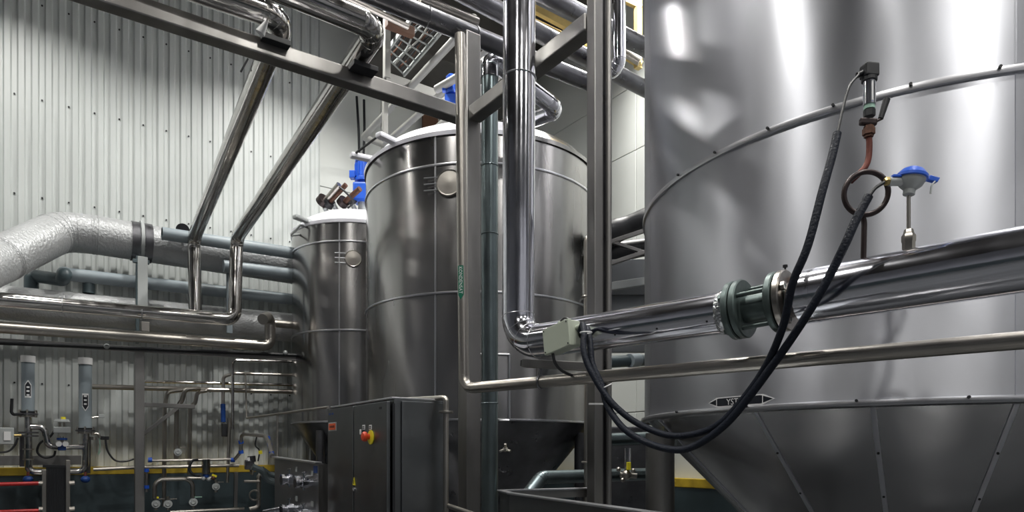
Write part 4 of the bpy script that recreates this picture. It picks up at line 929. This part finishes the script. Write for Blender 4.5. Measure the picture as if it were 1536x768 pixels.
# valve panel
A_, B_ = at(412, 687, 6.68), at(478, 696, 5.62); vp = thing('coupling_station', 'dark steel valve panel with polished hygienic couplings left of the cabinet', 'valve panel', Vector(((A_.x+B_.x)/2, (A_.y+B_.y)/2, 0)))
zm = A_.z; d = (B_-A_); d.z = 0; L_ = d.length; d.normalize(); nf_ = Vector((d.y, -d.x, 0))
if nf_.dot(Vector((A_.x, A_.y, 0))) > 0: nf_ = -nf_
def ppt(x, y, off=0):
    k = (x-HX)/F; den = (d.x-k*d.y); u = (k*A_.y-A_.x)/den; p = A_+d*u; return at(x, y, p.y)+nf_*off
TL, TR = A_, B_
vs = [TL, TR, Vector((TR.x, TR.y, .3)), Vector((TL.x, TL.y, .3))]; back = [v-nf_*.05 for v in vs]
MB().add(vs+back, [[0, 1, 2, 3], [7, 6, 5, 4], [0, 4, 5, 1], [1, 5, 6, 2], [2, 6, 7, 3], [3, 7, 4, 0]], False).build('panel_sheet', 'panel', vp)
MB().bar(TL+UP*.008, TR+UP*.008, .06, .016, None, .003).build('top_lip', 'band', vp)
e_ = TR+D1*.14*1; MB().box(Vector((TR.x, TR.y, (TR.z+.3)/2))+D1*.07-nf_*.0, D1*.07, d*.004, UP*(TR.z-.3)/2).build('side_return', 'post', vp)
for (x, y) in ((446, 719), (468, 724), (446, 763), (467, 771)):
    c = ppt(x, y, .0); r = px(6.6, c.y); dd = (nf_-d*.0).normalized()
    cpl = MB().cyl(c-nf_*.02, c+nf_*.13, r*.85, n=20).build('coupling', 'chrome', vp)
    MB().cyl(c+nf_*.04, c+nf_*.09, r*1.25, n=20).build('clamp_ring', 'chrome', cpl)
    MB().cyl(c+nf_*.12, c+nf_*.145, r*1.25, n=20).build('end_ferrule', 'chrome', cpl)
    MB().lathe(c+nf_*.145, nf_, [(0, .001), (r*.95, .001), (r*.95, 0)], 20).build('dark_bore', 'black', cpl)
    MB().cyl(c+nf_*.07+UP*r, c+nf_*.07+UP*r*2.3, r*.18, n=8).build('wing_stem', 'chrome', cpl)
    MB().bar(c+nf_*.07+UP*r*2.2-d*r, c+nf_*.07+UP*r*2.4+d*r, .012, .012, None, .003).build('wing_nut', 'chrome', cpl)
    MB().cyl(c+nf_*.07-UP*r*1.1, c+nf_*.07-UP*r*1.7, r*.2, n=8).build('drain_stub', 'chrome', cpl)
for (x, y) in ((445, 704), (469, 710), (445, 748), (469, 756)): MB().box(ppt(x, y, .003), d*.025, nf_*.002, UP*.022).build('number_plate', 'ltg', vp)
MB().box(ppt(473.5, 704, .003), d*.045, nf_*.002, UP*.03).build('blue_label', 'dblue', vp)
pipe('swing_bend', 'bright steel pipe bend coupled to the lower left fitting of the valve panel', 'pipe', [at(396, 770, 6.0), ppt(446, 764, .15)], .032, 'chrome', n=14)

# ------------------------------------------------------------------ trough bottom centre
tr = thing('steel_trough', 'shallow stainless steel trough with raised rim at the bottom centre', 'trough', Vector((.2, 3.9, 0)))
P0, P1 = at(766, 740, 4.15), at(1010, 775, 2.70); P1.z = P0.z; R0_, R1_ = at(751, 738, 4.45), at(897, 731, 4.75); R0_.z = P0.z; R1_.z = P0.z
def plate(p, q, h, m, name, th=.012):
    d_ = (q-p).normalized(); MB().box((p+q)/2-UP*h/2, d_*(q-p).length/2, d_.cross(UP)*th/2, UP*h/2, .003).build(name, m, tr)
    MB().bar(p, q, .05, .012, None, .004).build('rim', 'band', tr)
plate(P0, P1, .3, 'cab', 'front_plate'); plate(R0_, P0, .3, 'cab', 'end_plate'); plate(R0_, R1_, .06, 'post', 'back_plate'); plate(R1_, R1_-UP*.0+Vector((.02, -.03, 0)), .08, 'post', 'corner_plate')
MB().add([P0-UP*.2, P1-UP*.2, R1_-UP*.2+Vector((.9, -.6, 0)), R1_-UP*.2], [[0, 1, 2, 3]], False).build('trough_floor', 'cab', tr)
for p in (P0, P1, R1_): MB().bar((p.x+.02, p.y+.03, 0), (p.x+.02, p.y+.03, p.z-.2), .05, .05, D1, .004).build('leg', 'post', tr)
# ------------------------------------------------------------------ between the posts: far side details
pipe('drain_pipe', 'dark grey elbow pipe lying under the cone of the middle tank', 'pipe', [at(790, 745, 6.4), at(812, 716, 6.6), at(980, 711, 7.4)], .068, 'galv', .14, 20, bands='elbow', bm_='galv')
pipe('drain_pipe', 'dark level pipe seen between the tall post and the big tank leg', 'pipe', [at(905, 660, 7.2), at(1000, 656, 7.6)], .07, 'galv', n=20)
t = pipe('drain_pipe', 'dark teal pipe with plastic coupling seen under the chrome pipe right of the tall post', 'pipe', [at(912, 543, 7.2), at(975, 540, 7.6)], .064, 'pvcd', n=20)
MB().cyl(at(944, 541, 7.35), at(957, 540, 7.45), .075, n=20).build('coupling', 'pvc', t)
t = thing('tall_valve', 'upright steel valve with yellow label between the tall post and the big tank leg', 'valve', at(940, 722, 6.9))
MB().cyl(at(941, 672, 6.9), at(941, 704, 6.9), .034, n=20).build('actuator_tube', 'chrome', t); MB().box(at(943, 699, 6.85), Vector((.02, 0, 0)), Vector((0, .02, 0)), UP*.04, .003).build('yellow_tag', 'yb', t)
MB().ball(at(940, 712, 6.9), .055).build('valve_ball', 'satin', t); MB().cyl(at(930, 712, 6.9), at(955, 714, 6.9), .028, n=12).build('cross_body', 'satin', t)
for (x, y) in ((928, 704), (950, 706), (934, 720)): MB().ball(at(x, y, 6.85), .024).build('fitting', 'satin', t)
t = thing('tri_valve', 'small star-shaped steel tap on the shaded cone of the middle tank', 'tap', at(758, 674, 7.2))
for (x, y) in ((750, 677), (766, 677), (758, 666)): MB().cyl(at(758, 674, 7.2), at(x, y, 7.15), .014, n=8).build('arm', 'satin', t)
MB().ball(at(758, 674, 7.2), .03).build('hub', 'satin', t)
# ducts and frames between post and big tank, mid height
def lumpy(label, pts, w_, Y):
    path = smooth_path([at(x, y, Y) for x, y in pts], 8); rs = [px(w_/2, Y)*(1+.12*math.sin(i*.33)+.02*random.random()) for i in range(len(path))]
    return MB().sweep(path, rs, 16).build('wrapped_duct', 'black', None, label, 'duct')
lumpy('dark blue-black wrapped duct against the white wall, upper one right of the tall post', [(895, 362), (925, 346), (950, 336), (985, 326)], 34, 8.2)
lumpy('dark blue-black wrapped duct, lower one right of the tall post', [(895, 392), (930, 378), (985, 368)], 30, 8.4)
t = thing('duct_frame', 'steel support frame of the wrapped ducts between the tall post and the big tank', 'frame', at(940, 400, 7.8))
for (x0, y0, x1, y1, w_) in ((910, 365, 985, 340, 6), (916, 362, 985, 385, 5), (908, 398, 985, 372, 6)):
    MB().bar(at(x0, y0, 7.8), at(x1, y1, 7.8), px(w_, 7.8), px(w_, 7.8), None, .004).build('frame_bar', 'post', t)
MB().box(at(942, 416, 8.3), Vector((.35, 0, 0)), Vector((0, .02, 0)), UP*.22, .01).build('machine_hood', 'panel', None, 'dark grey metal hood below the wrapped ducts', 'hood')
MB().box(at(942, 426, 8.1), Vector((.33, 0, .05)), Vector((0, .03, 0)), UP*.05, .01).build('light_strip', 'ltg', bpy.data.objects['machine_hood'])
MB().box(at(942, 486, 8.4), Vector((.36, 0, 0)), Vector((0, .03, 0)), UP*.36, .01).build('lower_panel', 'panel', bpy.data.objects['machine_hood'])
MB().box(at(950, 705, 8.6), Vector((.5, 0, 0)), Vector((0, .1, 0)), UP*.55, .02).build('dark_machine', 'dark_pipe', None, 'dark machine housing low behind the upright valve and the big tank leg', 'machine')  # dark box added for black stuff here and to darken the too bright wall
